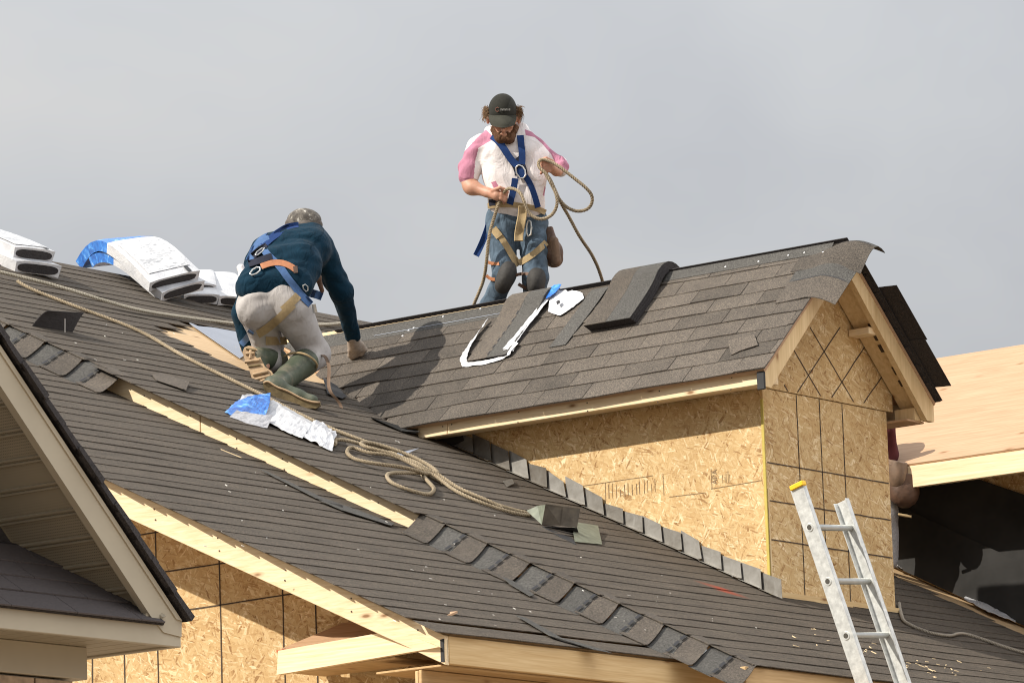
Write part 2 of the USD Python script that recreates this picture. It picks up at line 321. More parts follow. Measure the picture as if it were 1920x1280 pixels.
SL = (XM - XE) * math.hypot(1, SD)
on_dorm = lambda px, py, lift=0.0: hit(px, py, N_D, (XE, 0, ZE)) + N_D * lift

# roof decks
def deck(name, poly, mat, t, parent=house, off=0.012, **k):
    p = [np.asarray(q) - N_R * off for q in poly]
    return put(name, MB().prism(p, -N_R * t).mesh(), mat, parent, **k)
roof_low = deck('lower_roof', [low(0.03, 0.01), low(2.3, 0.01), low(1.4, YR), low(rake_x(YR) + .03, YR)], 'plywood_x', 0.02)
roof_up = deck('upper_roof', [upr(step_x(-.33) + .03, -.33), upr(WING_X, -.33), upr(WING_X, 3.05), upr(14, YR), upr(step_x(YR) + .03, YR)], 'plywood_x', 0.02)
put('rear_roof', MB().prism([V(-1.2, YR, ZR - .03), V(14, YR, ZR - .03), V(14, YR + 5, ZR - 2.5), V(-1.2, YR + 5, ZR - 2.5)], V(0, 0, -.02)).mesh(), 'shingle_course', house)
put('ridge_cap', MB().prism([V(-1.2, YR - .09, ZR - .005 - .045 + ST*0), V(14, YR - .09, ZR - .05), V(14, YR, ZR + .0), V(14, YR + .12, ZR - .06), V(-1.2, YR + .12, ZR - .06), V(-1.2, YR, ZR)][0:1] + [V(14, YR - .09, ZR - .05), V(14, YR + .02, ZR + .004), V(-1.2, YR + .02, ZR + .004)], V(0, 0.004, -.004)).mesh(), 'shingle_course', house)

def course(base, x0, x1, yj, parent, seed, first=False, t=0.0036):
    """one course of strip shingles: slabs end to end with a butt edge facing down the slope, slightly wavy"""
    m = MB(); x = x0 - ((seed * 0.37) % 0.97); TB = .322; lap = EY * (1.22 if not first else 1.0)
    r = np.random.default_rng(1000 + seed)
    while x < x1 - 0.01:
        xa, xb = max(x, x0), min(x + TB, x1)
        if xb - xa > 0.03:
            n = max(2, int((xb - xa) / 0.09) + 1); X = np.linspace(xa + 0.0006, xb - 0.0006, n)
            wob = (meshkit.noise(np.stack([X * 1.7, np.full(n, seed * 3.3), np.zeros(n)], 1)) - .5) * 0.022 + (meshkit.noise(np.stack([X * .6, np.full(n, seed * 1.9), np.ones(n)], 1)) - .5) * .030 + r.normal(0, 0.0012) + r.normal(0, .0012, 1)
            lf = (meshkit.noise(np.stack([X * 2.3, np.full(n, seed * 7.7), np.ones(n) * 5], 1))) * 0.0032 + r.uniform(0, .001)
            rows = []
            for (dy, h) in ((0.0, t), (EY * .5, t * .55), (lap, 0.0006)):
                k = 1 - dy / lap
                rows.append(np.stack([X, yj + dy + wob * k, np.zeros(n)], 1) + [0, 0, 0])
                rows[-1][:, 2] = base(0, 0)[2] + .5 * rows[-1][:, 1]
                rows[-1] += N_R * ((h + lf * k)[:, None] if np.ndim(h + lf * k) else (h + lf * k))
            G = np.array(rows)
            m.sheet(G, np.array([[t + .001] * n, [t * .55 + .001] * n, [0.0008] * n]), N_R)
        x += TB
    if m.v: put('shingle_course', m.mesh(), 'shingle_course', parent)
j = 0
yj = 0.0
bare = lambda y: None
while yj < YR - 0.04:                                   # lower roof
    if yj < 4.4: course(low, rake_x(yj) - 0.058, step_x(yj) + 0.03, yj - (0.02 if j == 0 else 0), roof_low, j, j == 0)
    j += 1; yj += EY
yj, j = -0.36, 0
# the patch of bare deck beside the far valley, from where the last courses have been left out
pa, pb, pc, pd = on_up(297, 622), on_up(448, 690), on_up(460, 636), on_up(352, 604)
while yj < YR - 0.04:                                   # upper roof
    xl = step_x(yj) - 0.075 if 1.52 < yj < 3.55 else step_x(yj) - .012
    ymid = yj + EY / 2
    xr = WING_X - 0.36 - 0.03 * math.sin(j * 2.1) - .02 * (j % 2) if yj < 3.0 else 13.5
    gaps = []
    if min(pa[1], pb[1]) - .02 < ymid < max(pd[1], pc[1]):   # bare patch
        f = lambda a, b: a[0] + (b[0] - a[0]) * np.clip((ymid - a[1]) / (b[1] - a[1] + 1e-9), 0, 1)
        lo_ = f(pb, pa) if ymid < pa[1] else f(pa, pd)
        gaps.append((lo_ + 0.03 * math.sin(j * 1.7), 6.2))
    if 1.0 < yj < 3.1: gaps.append((XW + .01, XWR - 0.03))   # inside the dormer
    segs = [(xl, xr)]
    for g in gaps:
        segs = [q for a, b in segs for q in ((a, min(b, g[0])), (max(a, g[1]), b)) if q[1] - q[0] > 0.05]
    for a, b in segs: course(upr, a, b, yj, roof_up, 100 + j, j == 0)
    j += 1; yj += EY
NUP = j

# shingles woven over the step between the two roof levels
def woven(yj, brown, x_end, k):
    """one end of a course that bends down over the step onto the lower roof; brown = full tab, grey = the headlap left showing between tabs"""
    sx = step_x(yj); n = 12; w = np.linspace(0, 1, n)
    drop = ST - 0.006
    X0, X1 = sx + (0.10 if brown else 0.03), sx - (0.215 if brown else 0.205)
    rows = []; jx = rng.uniform(-.014, .010); X1 += rng.uniform(-.02, .012)
    wy = EY * (1.22 if brown else 1.05)
    for dy in (0.0, wy * .5, wy):
        xs = X0 + (X1 - X0) * w
        u = np.clip((sx + 0.015 - xs) / 0.20, 0, 1); s = u * u * (3 - 2 * u) * .2 + u * .8
        lift = (0.005 if brown else -0.002) + 0.0025 * (1 - dy / wy)
        y = yj + dy - 0.02 * w ** 2 + (.012 * np.exp(-((w - .28) / .16) ** 2) + jx * w if brown else jx * w)
        p = np.stack([xs, y, .5 * y + ST - drop * s], 1) + N_R * lift
        rows.append(p)
    put('shingle_end' if brown else 'shingle_headlap', MB().sheet(np.array(rows), 0.0038, N_R).mesh(), 'shingle_brown' if brown else 'shingle_grey', roof_up, smooth=30)
    if not brown:
        q = [upr(sx - .0 - a, yj + wy * .42 - .02 * a) for a in (0, 1)]
        for a0, a1 in ((0.18, 0.36), (0.45, 0.64), (0.72, 0.93)):
            o = []
            for a in np.linspace(a0, a1, 4):
                xx = sx + 0.02 - 0.215 * a; u = np.clip((sx + 0.015 - xx) / 0.20, 0, 1); s = u * u * (3 - 2 * u) * .2 + u * .8
                for dy in (-.006, .008):
                    y = yj + dy + .004; o.append(V(xx, y, .5 * y + ST - drop * s) + N_R * 0.0125)
            put('seal_strip', MB().sheet(np.array(o).reshape(4, 2, 3), .001, N_R).mesh(), 'seal_strip', roof_up)
k = 0; yj = -0.36
while yj < 4.4:
    if (yj < 1.56 or yj > 3.48):
        woven(yj, k % 2 == 0, None, k)
    k += 1; yj += EY
# the bare step board and its lower companions
def board(name, a, b, wd, w, td, t, mat, parent=house, ch=0.003, **kw):
    a, b = V(*a), V(*b); wd = V(*wd); wd /= np.linalg.norm(wd); td = V(*td); td /= np.linalg.norm(td)
    return put(name, MB().cbox(a, b - a, wd * w, td * t, ch).mesh(), mat, parent, **kw)
ya, yb, ys = 1.42, 3.74, 2.98
for y0, y1 in ((ya, ys - .002), (ys + .002, yb)):
    a, b = upr(step_x(y0) + .015, y0) - N_R * .016, upr(step_x(y1) + .015, y1) - N_R * .016
    board('step_board', a, b, (0, 0, -1), 0.16, (1, .13, 0), 0.036, 'lumber_y')
# lower rake: board under the shingle edge, felt drip line, end block
for y0, y1 in ((-.02, 2.3), (2.304, 4.8)):
    a, b = low(rake_x(y0) + .026, y0) - N_R * .014, low(rake_x(y1) + .026, y1) - N_R * .014
    board('rake_board', a, b, (0, 0, -1), 0.140, (1, .17, 0), 0.036, 'lumber_y')
# OSB gable wall with nailing lines
XG = 0.50; SKW = 0.15; xg = lambda y: XG - SKW * y
NX = V(-1, -SKW, 0) / math.hypot(1, SKW); NY = V(0, -1, 0)
put('gable_wall', MB().prism([V(xg(.35), 0.35, -1.2), V(xg(6), 6.0, -1.2), V(xg(6), 6.0, 2.94), V(xg(.35), 0.35, .115)], V(.012, 0, 0)).mesh(), 'osb_side', house)
def marker(p, q, nrm, w=0.0068, name='nailing_line', parent=house, amp=.003, mat='marker'):
    p, q, nrm = map(np.asarray, (p, q, nrm)); L = np.linalg.norm(q - p); n = max(3, int(L / .05)); t = (q - p) / L; s = np.cross(nrm, t)
    c = p + np.linspace(0, 1, n)[:, None] * (q - p)
    wob = (meshkit.fbm(c * 9.0, 3, 3) - .5)[:, None] * 2 * amp; ww = w * (.75 + .5 * meshkit.noise(c * 31, 5))[:, None] / 2
    put(name, MB().sheet(np.stack([c + s * (wob - ww), c + s * (wob + ww)], 1) + nrm * .0022, .0014, nrm).mesh(), mat, parent)
gw = lambda px, py: hit(px, py, NX, (XG, 0, 0))
for px, py in ((173, 1250), (233, 1200), (292.5, 1050), (412.5, 1100), (531, 1140), (592.5, 1145)):
    p = gw(px, py); marker(V(p[0], p[1], -1.1), V(p[0], p[1], .5 * p[1] - .07), NX)
for (x0, y0, x1, y1) in ((225, 1009, 300, 996), (225, 1084, 500, 1043.5), (225, 1162, 640, 1099)): marker(gw(x0, y0), gw(x1, y1), NX)
NX = V(-1, 0, 0)

# dormer: walls
dw = put('dormer_side_wall', MB().prism([V(XW, YF + .012, .5 * YF + ST - .05), V(XW, 3.35, .5 * 3.35 + ST - .05), V(XW, 3.35, ZE + .02), V(XW, YF + .012, ZE + .02)], V(.012, 0, 0)).mesh(), 'osb_side', house)
df = put('dormer_front_wall', MB().prism([V(XW + .003, YF, .5 * YF + ST - .12), V(XWR, YF, .5 * YF + ST - .12), V(XWR, YF, 1.743), V(XW + .003, YF, 1.743)], V(0, .012, 0)).mesh(), 'osb_front', house)
put('dormer_side_wall', MB().prism([V(XWR, YF + .012, .5 * YF + ST - .05), V(XWR, 3.35, .5 * 3.35 + ST - .05), V(XWR, 3.35, ZE + .05), V(XWR, YF + .012, ZE + .05)], V(-.012, 0, 0)).mesh(), 'osb_side', house)
dg = put('dormer_gable_panel', MB().prism([V(XW - .06, YF - .006, 1.747), V(XWR + .06, YF - .006, 1.747), V(XWR + .06, YF - .006, 1.90), V(XM, YF - .006, ZM - .08), V(XW - .06, YF - .006, 1.90)], V(0, .012, 0)).mesh(), 'osb_front', house)
put('base_board', MB().cbox(V(XW + .02, YF - .03, .5 * YF + ST - .135 + .11), V(XWR - XW - .02, 0, 0), V(0, .028, 0), V(0, 0, .045)).mesh(), 'lumber_x', house)
put('corner_edge', MB().box(V(XW - .006, YF - .004, .5 * YF + ST - .02), V(.008, 0, 0), V(0, .016, 0), V(0, 0, 1.70 - .5 * YF - ST)).mesh(), 'edge_tape', house)
put('corner_stud', MB().box(V(XW + .004, YF - .008, .5 * YF + ST - .02), V(.012, 0, 0), V(0, .006, 0), V(0, 0, 1.2 - .5 * YF - ST)).mesh(), 'lumber_z', house)
fw = lambda px, py: hit(px, py, (0, 1, 0), (0, YF, 0))
for px, py in ((1501, 930), (1541.5, 880), (1586.5, 940)):
    p = fw(px, py); marker(V(p[0], YF, .5), V(p[0], YF, 1.74), NY, parent=df)
for (px, py) in ((1553, 886), (1555, 956), (1558, 1028), ):
    p = fw(px, py); marker(V(XW + .02, YF, p[2]), V(XWR - .01, YF, p[2]), NY, parent=df)
z8 = lambda x, y: hit(1280 + x / 3, 420 + y / 3, (0, 1, 0), (0, YF - .006, 0))
for a in ((715, 580, 960, 1000), (625, 710, 775, 965), (885, 580, 645, 945), (1050, 650, 837, 975), (1135, 835, 1017, 1005), (570, 905, 590, 938)):
    marker(z8(a[0], a[1]), z8(a[2], a[3]), NY, parent=dg)
# stamped panel marks on the side wall
sw = lambda px, py: hit(px, py, (1, 0, 0), (XW, 0, 0))
for a in ((1077, 912.5, 1224, 891), (1333, 916, 1428, 900), (1255, 931, 1322, 923)): marker(sw(a[0], a[1]), sw(a[2], a[3]), NX, .003, 'stamp_line', dw, .001, 'stamp_ink')
for a in ((1135, 905, 1136, 938), (1243, 888, 1245, 928), (1333, 878, 1335, 916)): marker(sw(a[0], a[1]), sw(a[2], a[3]), NX, .003, 'stamp_line', dw, .001, 'stamp_ink')
def text_on(txt, h, org, xd, yd, nrm, mat, parent, name, bold=False):
    tm = meshkit.text_mesh(txt, h, 0.0008, bold); v = np.asarray(tm.vertices); P = org + v[:, :1] * xd + v[:, 1:2] * yd + (v[:, 2:3] + .0012) * nrm
    f = tm.faces if np.cross(xd, yd) @ nrm > 0 else tm.faces[:, ::-1]
    put(name, (P, f), mat, parent)
text_on('APA', 0.030, sw(1344.5, 907), V(0, 0, 1), V(0, 1, 0), NX, 'stamp_ink', dw, 'stamp_letters', True)
for i in range(13):
    px = 1142 + i * 7.3 + rng.uniform(-1, 1); p = sw(px, 934 - i * 1.05)
    marker(p, p + V(0, 0, rng.uniform(.04, .085)), NX, rng.uniform(.002, .006), 'stamp_line', dw, .001, 'stamp_ink')
for i in range(5):
    p = sw(1356 + i * 3 + rng.uniform(-1, 1), 905 - i * .5); marker(p, p + V(0, 0, rng.uniform(.03, .07)), NX, .002, 'stamp_line', dw, .001, 'stamp_ink')

# dormer roof
DT = 0.02
LD = put('dormer_roof', MB().prism([drm(0, YRK, -.008), drm(SL, YRK, -.008), drm(SL, 5.0, -.008), drm(0, 3.38, -.008)], -N_D * DT).mesh(), 'plywood_y', house)
N_D2 = V(SD, 0, 1) / math.hypot(SD, 1)
drr = lambda s, y, lift=0.0: V(2 * XM - XE - s / math.hypot(1, SD), y, ZE + SD * s / math.hypot(1, SD)) + N_D2 * lift
put('dormer_roof', MB().prism([drr(0, YRK, -.008), drr(SL, YRK, -.008), drr(SL, 5.0, -.008), drr(0, 3.38, -.008)], -N_D2 * DT).mesh(), 'plywood_y', house)
for i in range(9):                                       # far slope courses
    y1 = 3.42 + 1.13 * i / 9
    put('shingle', MB().prism([drr(i * EXP, YRK - .03, .007), drr(i * EXP, y1, .007), drr(i * EXP + .15, y1 + .1, .0), drr(i * EXP + .15, YRK - .03, .0)], N_D2 * -.006).mesh(), 'shingle_dark', LD)
TAB = 0.347
ph = on_dorm(766.9, 763.4)[1]                            # a joint of the lowest course
def tabs(i, ytop_lim):
    s0 = i * EXP - (0.016 if i == 0 else 0)
    off = ph + i * TAB / 2
    y = off - 12 * TAB
    valley = 2 * (drm(s0 + EXP * .5, 0)[2] - ST) + .05 + rng.uniform(-.02, .02)
    wave = lambda y: 0.006 * math.sin(y * 2.1 + i) + (-(max(0, y - 2.75)) ** 2 * .05 if i < 2 else 0)
    while y < valley:
        a, b = max(y + .0022, YRK - .018), min(y + TAB - .0022, valley)
        if b - a > 0.03 and a < valley:
            if not (i >= 8 and a > 2.9):
                r1, r2 = rng.uniform(-.003, .003), rng.uniform(-.003, .003); hh = rng.uniform(.006, .010)
                n = 4; Y = np.linspace(a, b, n); wv = np.array([wave(q) for q in Y])
                stop = min(s0 + EXP + .035, SL - .002)
                lo = [drm(s0 + w + r1 * (1 - t) + r2 * t, q, hh + .002 * math.sin(q * 9 + i)) for q, t, w in zip(Y, np.linspace(0, 1, n), wv)]
                mid = [drm(s0 + EXP * .55, q, hh * .55) for q in Y]
                hi = [drm(stop, q, .0010) for q in Y]
                put('shingle', MB().sheet(np.array([lo, mid, hi]), np.array([[hh] * n, [hh * .55] * n, [.001] * n]), N_D).mesh(), 'shingle_brown', LD)
        y += TAB
for i in range(9): tabs(i, None)
# headlap of the last course laid, still bare along the ridge, with its seal line and nails
put('shingle_headlap', MB().prism([drm(7.75 * EXP, 2.9, .004), drm(SL - .01, 2.9, .004), drm(SL - .01, 4.98, .004), drm(7.75 * EXP, 4.75, .004)], N_D * -.003).mesh(), 'shingle_grey', LD)
marker(drm(8.02 * EXP, 3.0, .0045), drm(8.02 * EXP, 4.15, .0045), N_D, .004, 'seal_strip', LD, .002, 'valley_metal')
for px, py in ((767.5, 622), (777, 617), (832, 596), (902, 581), (756, 632)): put('roofing_nail', MB().tube([on_dorm(px, py, .002), on_dorm(px, py, .012)], .006, 8).mesh(), 'nail_bright', LD)
for px, py in ((1362, 504), (1424, 494), (1480, 482.5), (1510, 477.5), (1545, 476.5)): put('roofing_nail', MB().tube([on_dorm(px, py, .006), on_dorm(px, py, .016)], .006, 8).mesh(), 'nail_bright', LD)
put('ridge_board', MB().cbox(V(XM - .006, 2.95, ZM - .03), V(.034, 0, 0), V(0, 2.06, 0), V(0, 0, .046)).mesh(), 'lumber_y', house)
put('ridge_strip', MB().prism([V(XM - .07, .82, ZM - .07 * SD + .008), V(XM - .02, .82, ZM + .004), V(XM - .02, 2.2, ZM + .004), V(XM - .07, 2.2, ZM - .07 * SD + .008)], N_D * .003).mesh(), 'shingle_grey', LD)
# dormer eave fascia and rake boards
zb, zt = 1.7235, 1.812
y = YRK + .012
for y1 in (3.02, 3.24):
    put('eave_board', MB().cbox(V(XE + .040, y, zb - .004), V(.036, 0, 0), V(0, y1 - y - .003, 0), V(0, 0, zt - zb + .004)).mesh(), 'lumber_y', house); y = y1
put('eave_board', MB().cbox(V(XM * 2 - XE - .054, YRK + .02, zb), V(.036, 0, 0), V(0, 2.4, 0), V(0, 0, zt - zb)).mesh(), 'lumber_y', house)
put('eave_backing', MB().cbox(V(XE + .08, YRK + .06, zb + .014), V(.15, 0, 0), V(0, 2.6, 0), V(0, 0, .06)).mesh(), 'lumber_y', house)
dv = V(1, 0, SD) / math.hypot(1, SD); dh = V(-SD, 0, 1) / math.hypot(1, SD)
def rake(sign, nm):
    mir = lambda p: V(p[0] if sign > 0 else 2 * XM - p[0], p[1], p[2])
    z0 = ZE - .012; dpt = (.076 if sign > 0 else .090) / math.cos(math.atan(SD))
    pts = [V(XE + .022, 0, ZE - .10), V(XE + .022, 0, z0 + .012), V(XM, 0, ZM - .024), V(XM, 0, ZM - .024 - dpt), V(XE + .022 + (.058 if sign > 0 else .075), 0, ZE - .10)]
    if sign < 0: pts[0][2] = pts[4][2] = ZE - .115
    pts = [mir(p + V(0, YRK + .004, 0)) for p in pts]
    put(nm, MB().prism(pts, V(0, .036, 0)).mesh(), 'lumber_z', house)
rake(1, 'rake_board'); rake(-1, 'rake_board')
put('end_block', MB().cbox(V(XE + .010, YRK + .002, ZE - .115), V(.016, 0, 0), V(0, .05, 0), V(0, 0, .10)).mesh(), 'tar', house)
# lookouts and inner rake on the right side
for s in (.60,):
    p = drr(s, YRK + .04, -.11); put('lookout', MB().cbox(p, V(-.09, 0, -.09 * 0) , V(0, YF - YRK - .05, 0), V(0, 0, .04)).mesh(), 'lumber_y', house)
p0, p1 = drr(.02, YRK + .045, -.03), drr(SL - .1, YRK + .045, -.03)
board('inner_rake', p0, p1, -N_D2, .07, (0, 1, 0), YF - YRK - .06, 'lumber_z')
for i in (0, 1, 3, 4, 5):                              # blurred mill stamp on the underside of the right rake
    q = drr(.22 + i * .085, YRK + .05, -.031) - N_D2 * .0
    put('mill_stamp', MB().cbox(q - N_D2 * .0715, (drr(.22 + i * .085 + rng.uniform(.03, .06), YRK + .05, -.031) - drr(.22 + i * .085, YRK + .05, -.031)), V(0, rng.uniform(.02, .04), 0), -N_D2 * .0012, .0003).mesh(), 'marker', house)
put('eave_block', MB().cbox(V(2 * XM - XE - .16, YRK + .045, ZE - .115), V(.07, 0, 0), V(0, YF - YRK - .05, 0), V(0, 0, .075)).mesh(), 'lumber_z', house)
put('eave_soffit', MB().cbox(V(XWR + .002, YRK + .05, ZE - .125), V(2 * XM - XE - .06 - XWR, 0, 0), V(0, 2.2, 0), V(0, 0, .012)).mesh(), 'plywood_y', house)

# step flashing up the dormer's side wall
nfl = 17; fy0, fy1 = YF - .09, 3.12
for i in range(nfl):
    y0 = fy0 + (fy1 - fy0) * i / nfl; L = (fy1 - fy0) / nfl * 1.10; jit = rng.uniform(-.008, .008)
    ang = rng.uniform(-.018, .018); hgt = .100 + rng.uniform(-.016, .016); xo = rng.uniform(0, .004)
    xa, xb = XW - .020 - xo, XW - .006
    b0, b1 = upr(0, y0)[2] + .020, upr(0, y0 + L)[2] + .012
    c = [V(xa, y0, b0 + jit), V(xa + .002, y0 + .010 + ang * .4, b0 + hgt + jit), V(xb, y0 + L, b1 + hgt + ang), V(xb, y0 + L, b1)]
    m = MB().prism(c, V(.0018, 0, 0))
    m.prism([V(xa, y0, b0 + jit), V(xb, y0 + L, b1), upr(XW - .045, y0 + L) + N_R * .012, upr(XW - .050, y0 + .012) + N_R * .018], N_R * -.0014)
    put('step_flashing', m.mesh(), 'galvanized', house)
# bare wedge of board and felt beside the top of the flashing
put('wedge_board', MB().prism([sw(868, 818) + NX * .001, sw(873, 824) + NX * .001, sw(1000, 884) + NX * .001, sw(940, 874) + NX * .001, sw(880, 845) + NX * .001], V(.008, 0, 0)).mesh(), 'lumber_y', house)
put('felt_scrap', MB().prism([sw(776, 818) - V(.06, 0, 0), sw(870, 815) - V(.02, 0, 0), sw(873, 826) - V(.02, 0, 0), sw(850, 836) - V(.02, 0, 0), sw(830, 842) - V(.03, 0, 0)], V(.006, 0, 0)).mesh(), 'felt', house)
put('felt_scrap', MB().sheet([[on_up(693, 788, .02), on_up(752, 812, .012), on_up(776, 818, .02)], [on_dorm(704, 792, -.01), on_dorm(755, 793, -.03), on_dorm(781, 799, -.04)]], .004).mesh(), 'felt', house)

# eave of the main roof: fascia, soffit and wall below
put('eave_board', MB().cbox(V(.06, -.012, -.155), V(2.40, 0, 0), V(0, .036, 0), V(0, 0, .133)).mesh(), 'lumber_x', house)
a = upr(step_x(-.33) - .02, -.33)
put('eave_board', MB().cbox(V(2.0, -.335, a[2] - .175), V(5.2, 0, 0), V(0, .036, 0), V(0, 0, .16)).mesh(), 'lumber_aged', house)
put('corner_block', MB().cbox(V(.025, -.010, -.150), V(.032, 0, 0), V(0, .03, 0), V(0, 0, .112)).mesh(), 'tar', house)
put('soffit_board', MB().cbox(V(.05, .03, -.165), V(6.6, 0, 0), V(0, .40, 0), V(0, 0, .012)).mesh(), 'lumber_aged', house)
put('frieze_board', MB().cbox(V(.05, .15, -.33), V(6.6, 0, 0), V(0, .02, 0), V(0, 0, .163)).mesh(), 'lumber_aged', house)
for i, x in enumerate((.05, .22, .95, 1.75, 2.4)):
    put('wall_plank', MB().cbox(V(x, .172, -1.2), V((.165, .72, .79, .64, .9)[i], 0, 0), V(0, .02, 0), V(0, 0, 1.03)).mesh(), ('lumber_z', 'lumber_aged', 'lumber_aged', 'lumber_aged', 'lumber_aged')[i], house)
x = .22
for L in (.42, .55, .5, .6):
    put('ledger_board', MB().cbox(V(x, .13, -.375), V(L - .004, 0, 0), V(0, .04, 0), V(0, 0, .038)).mesh(), 'lumber_x', house); x += L
# boxed return of the eave across the gable
g0 = lambda px, py: hit(px, py, (1, 0, 0), (0.0, 0, 0))
q = [g0(518.7, 1264), g0(805, 1215.5), g0(822, 1212), g0(745, 1180), g0(731, 1182.5), g0(521.5, 1219)]
put('return_board', MB().prism(q, V(.036, 0, 0)).mesh(), 'lumber_y', house)
yA, yB = q[0][1], .0
zt_ = q[5][2]
put('return_sheathing', MB().prism([V(.04, yA, zt_ + .004), V(.04, .22, zt_ + .004), V(xg(.25) - .003, .25, zt_ + .14), V(xg(yA - .12) - .003, yA - .12, zt_ + .14)], V(0, 0, .011)).mesh(), 'plywood_y', house)
put('return_edge', MB().box(V(.002, .22, zt_ - .010 + .004), V(.036, 0, 0), V(0, yA - .22, 0), V(0, 0, .010)).mesh(), 'red_edge', house)
put('return_soffit', MB().cbox(V(.04, .30, q[0][2] + .012), V(xg(yA) - .045, 0, 0), V(0, yA - .31, 0), V(0, 0, .012)).mesh(), 'lumber_aged', house)
put('return_end', MB().cbox(V(.04, yA - .03, q[0][2] + .03), V(xg(yA) - .045, 0, 0), V(0, .026, 0), V(0, 0, .10)).mesh(), 'lumber_aged', house)
for i, (yy, hh) in enumerate(((.14, .24), (.40, .16))):
    put('trim_plank', MB().cbox(V(XG - .09 - .02 * i, yy, q[0][2] - hh), V(.03, 0, 0), V(0, (.22, .5)[i], 0), V(0, 0, .09)).mesh(), 'lumber_aged', house)
put('corner_post', MB().cbox(V(.30, .176, -1.2), V(.15, 0, 0), V(0, .15, 0), V(0, 0, 1.0)).mesh(), 'lumber_z', house)
put('trim_strip', MB().cbox(V(XG - .05, .20, q[0][2] - .10), V(.02, 0, 0), V(0, 1.5, 0), V(0, 0, .022)).mesh(), 'tar', house)

# wing beyond the dormer: felt-covered side wall under a bare plywood roof
XR = 6.39; ZF = 1.62; WS = 0.62
nW = V(-WS, 0, 1) / math.hypot(WS, 1)
wp = lambda x, y: V(x, y, ZF + WS * (x - XR))
xt = hit(1840, 658, nW, (XR, 0, ZF))[0]
yv = lambda x: (wp(x, 0)[2] - ST) * 2
wr = put('wing_roof', MB().prism([wp(XR, -2.2), wp(XR, min(2.95, yv(XR))), wp(xt, yv(xt)), wp(xt, -2.2)], -nW * .02).mesh(), 'plywood_y', house)
put('wing_roof', MB().prism([wp(xt, -2.2), wp(xt, yv(xt)), wp(xt, yv(xt)) + V(2.5, 0, -1.5), wp(xt, -2.2) + V(2.5, 0, -1.5)], -nW * .02).mesh(), 'plywood_y', house)
put('wing_eave_board', MB().cbox(V(XR - .004, -2.2, ZF - .145), V(.036, 0, 0), V(0, 4.6, 0), V(0, 0, .13)).mesh(), 'lumber_y', house)
put('wing_wall', MB().prism([V(WING_X + .02, -2.2, -1.2), V(WING_X + .02, 3.2, 1.5), V(WING_X + .02, 3.2, 1.75), V(WING_X + .02, -2.2, 1.75)], V(.02, 0, 0)).mesh(), 'osb_side', house)
b0, b1 = V(WING_X, 2.3, 0), V(WING_X, -2.0, 0)
def felt_band(ztop, zbot, x, nm):
    n, mrows = 26, 8; Y = np.linspace(2.6, -1.6, n); rows = []
    for kk in range(mrows):
        f = kk / (mrows - 1); z = ztop(Y) + (zbot(Y) - ztop(Y)) * f
        bul = (meshkit.fbm(np.stack([Y * 1.6, z * 1.6, np.full(n, 3.0 + x * 9)], 1), 3, 2) - .5) * .05 + .02 * f
        rows.append(np.stack([np.full(n, x) - bul, Y, z], 1))
    put(nm, MB().sheet(np.array(rows), .003, NX).mesh(), 'felt', house, smooth=True)
zk = lambda y: 1.5503 + .415 * (y - 1.3218)
felt_band(lambda y: zk(y), lambda y: zk(y) - .5, WING_X - .015, 'felt_sheet')
k1 = hit(1700, 953, (1, 0, 0), (WING_X - .03, 0, 0)); k2 = hit(1915, 1052, (1, 0, 0), (WING_X - .03, 0, 0)); ks = (k1[2] - k2[2]) / (k1[1] - k2[1])
felt_band(lambda y: k1[2] + ks * (y - k1[1]), lambda y: .5 * y + ST + .005, WING_X - .05, 'felt_sheet')

# nail heads on the bare boards
def nails(f, ys, off):
    for y in ys:
        for h in (.035, .095):
            q = f(y) + V(0, rng.uniform(-.01, .01), -h + rng.uniform(-.008, .008)); put('nail_head', MB().tube([q - V(off, 0, 0), q - V(off + .002, 0, 0)], .0042, 7).mesh(), 'marker', house)
nails(lambda y: upr(step_x(y) + .015, y) - N_R * .016, np.arange(1.55, 3.4, .3), .0)
nails(lambda y: low(rake_x(y) + .026, y) - N_R * .014, np.arange(.12, 2.2, .36), .0)
nails(lambda y: V(XE + .040, y, zt), (1.0, 1.5, 2.0, 2.5, 2.98, 3.06), .0)
nails(lambda y: V(.0, y, q_z + .11), (.16, .86, .92), .0) if False else None
# ------------------------------------------------------------------ neighbouring house at the left
simple('print_grey', (0.40, 0.40, 0.42), 0.5, vary=0.3, scale=80)
M('wrap_white', {'g': ('geometry', {}), 'n': ('noise_texture', {'scale': 9.0, 'detail': 5.0}), 'r': ramp2((0.46, 0.47, 0.50), (0.66, 0.66, 0.67)),
    'b': ('bump', {'strength': 0.35, 'distance': 0.012}), 'n2': ('noise_texture', {'scale': 38.0, 'detail': 4.0, 'distortion': 1.2}), 'p': ('principled_bsdf', {'roughness': 0.32})},
    [('g.position', 'n.vector'), ('n.fac', 'r.fac'), ('r.color', 'p.base_color'), ('g.position', 'n2.vector'), ('n2.fac', 'b.height'), ('b.normal', 'p.normal')])
M('wrap_blue', {'g': ('geometry', {}), 'n': ('noise_texture', {'scale': 16.0, 'detail': 4.0, 'distortion': 1.0}), 'r': ('rgb_ramp', {'ramp': [(0.3, (0.015, 0.09, 0.36)), (0.55, (0.03, 0.19, 0.62)), (0.66, (0.10, 0.34, 0.78)), (0.74, (0.6, 0.7, 0.85))]}),
    'b': ('bump', {'strength': 0.5, 'distance': 0.012}), 'p': ('principled_bsdf', {'roughness': 0.3})},
    [('g.position', 'n.vector'), ('n.fac', 'r.fac'), ('r.color', 'p.base_color'), ('n.fac', 'b.height'), ('b.normal', 'p.normal')])
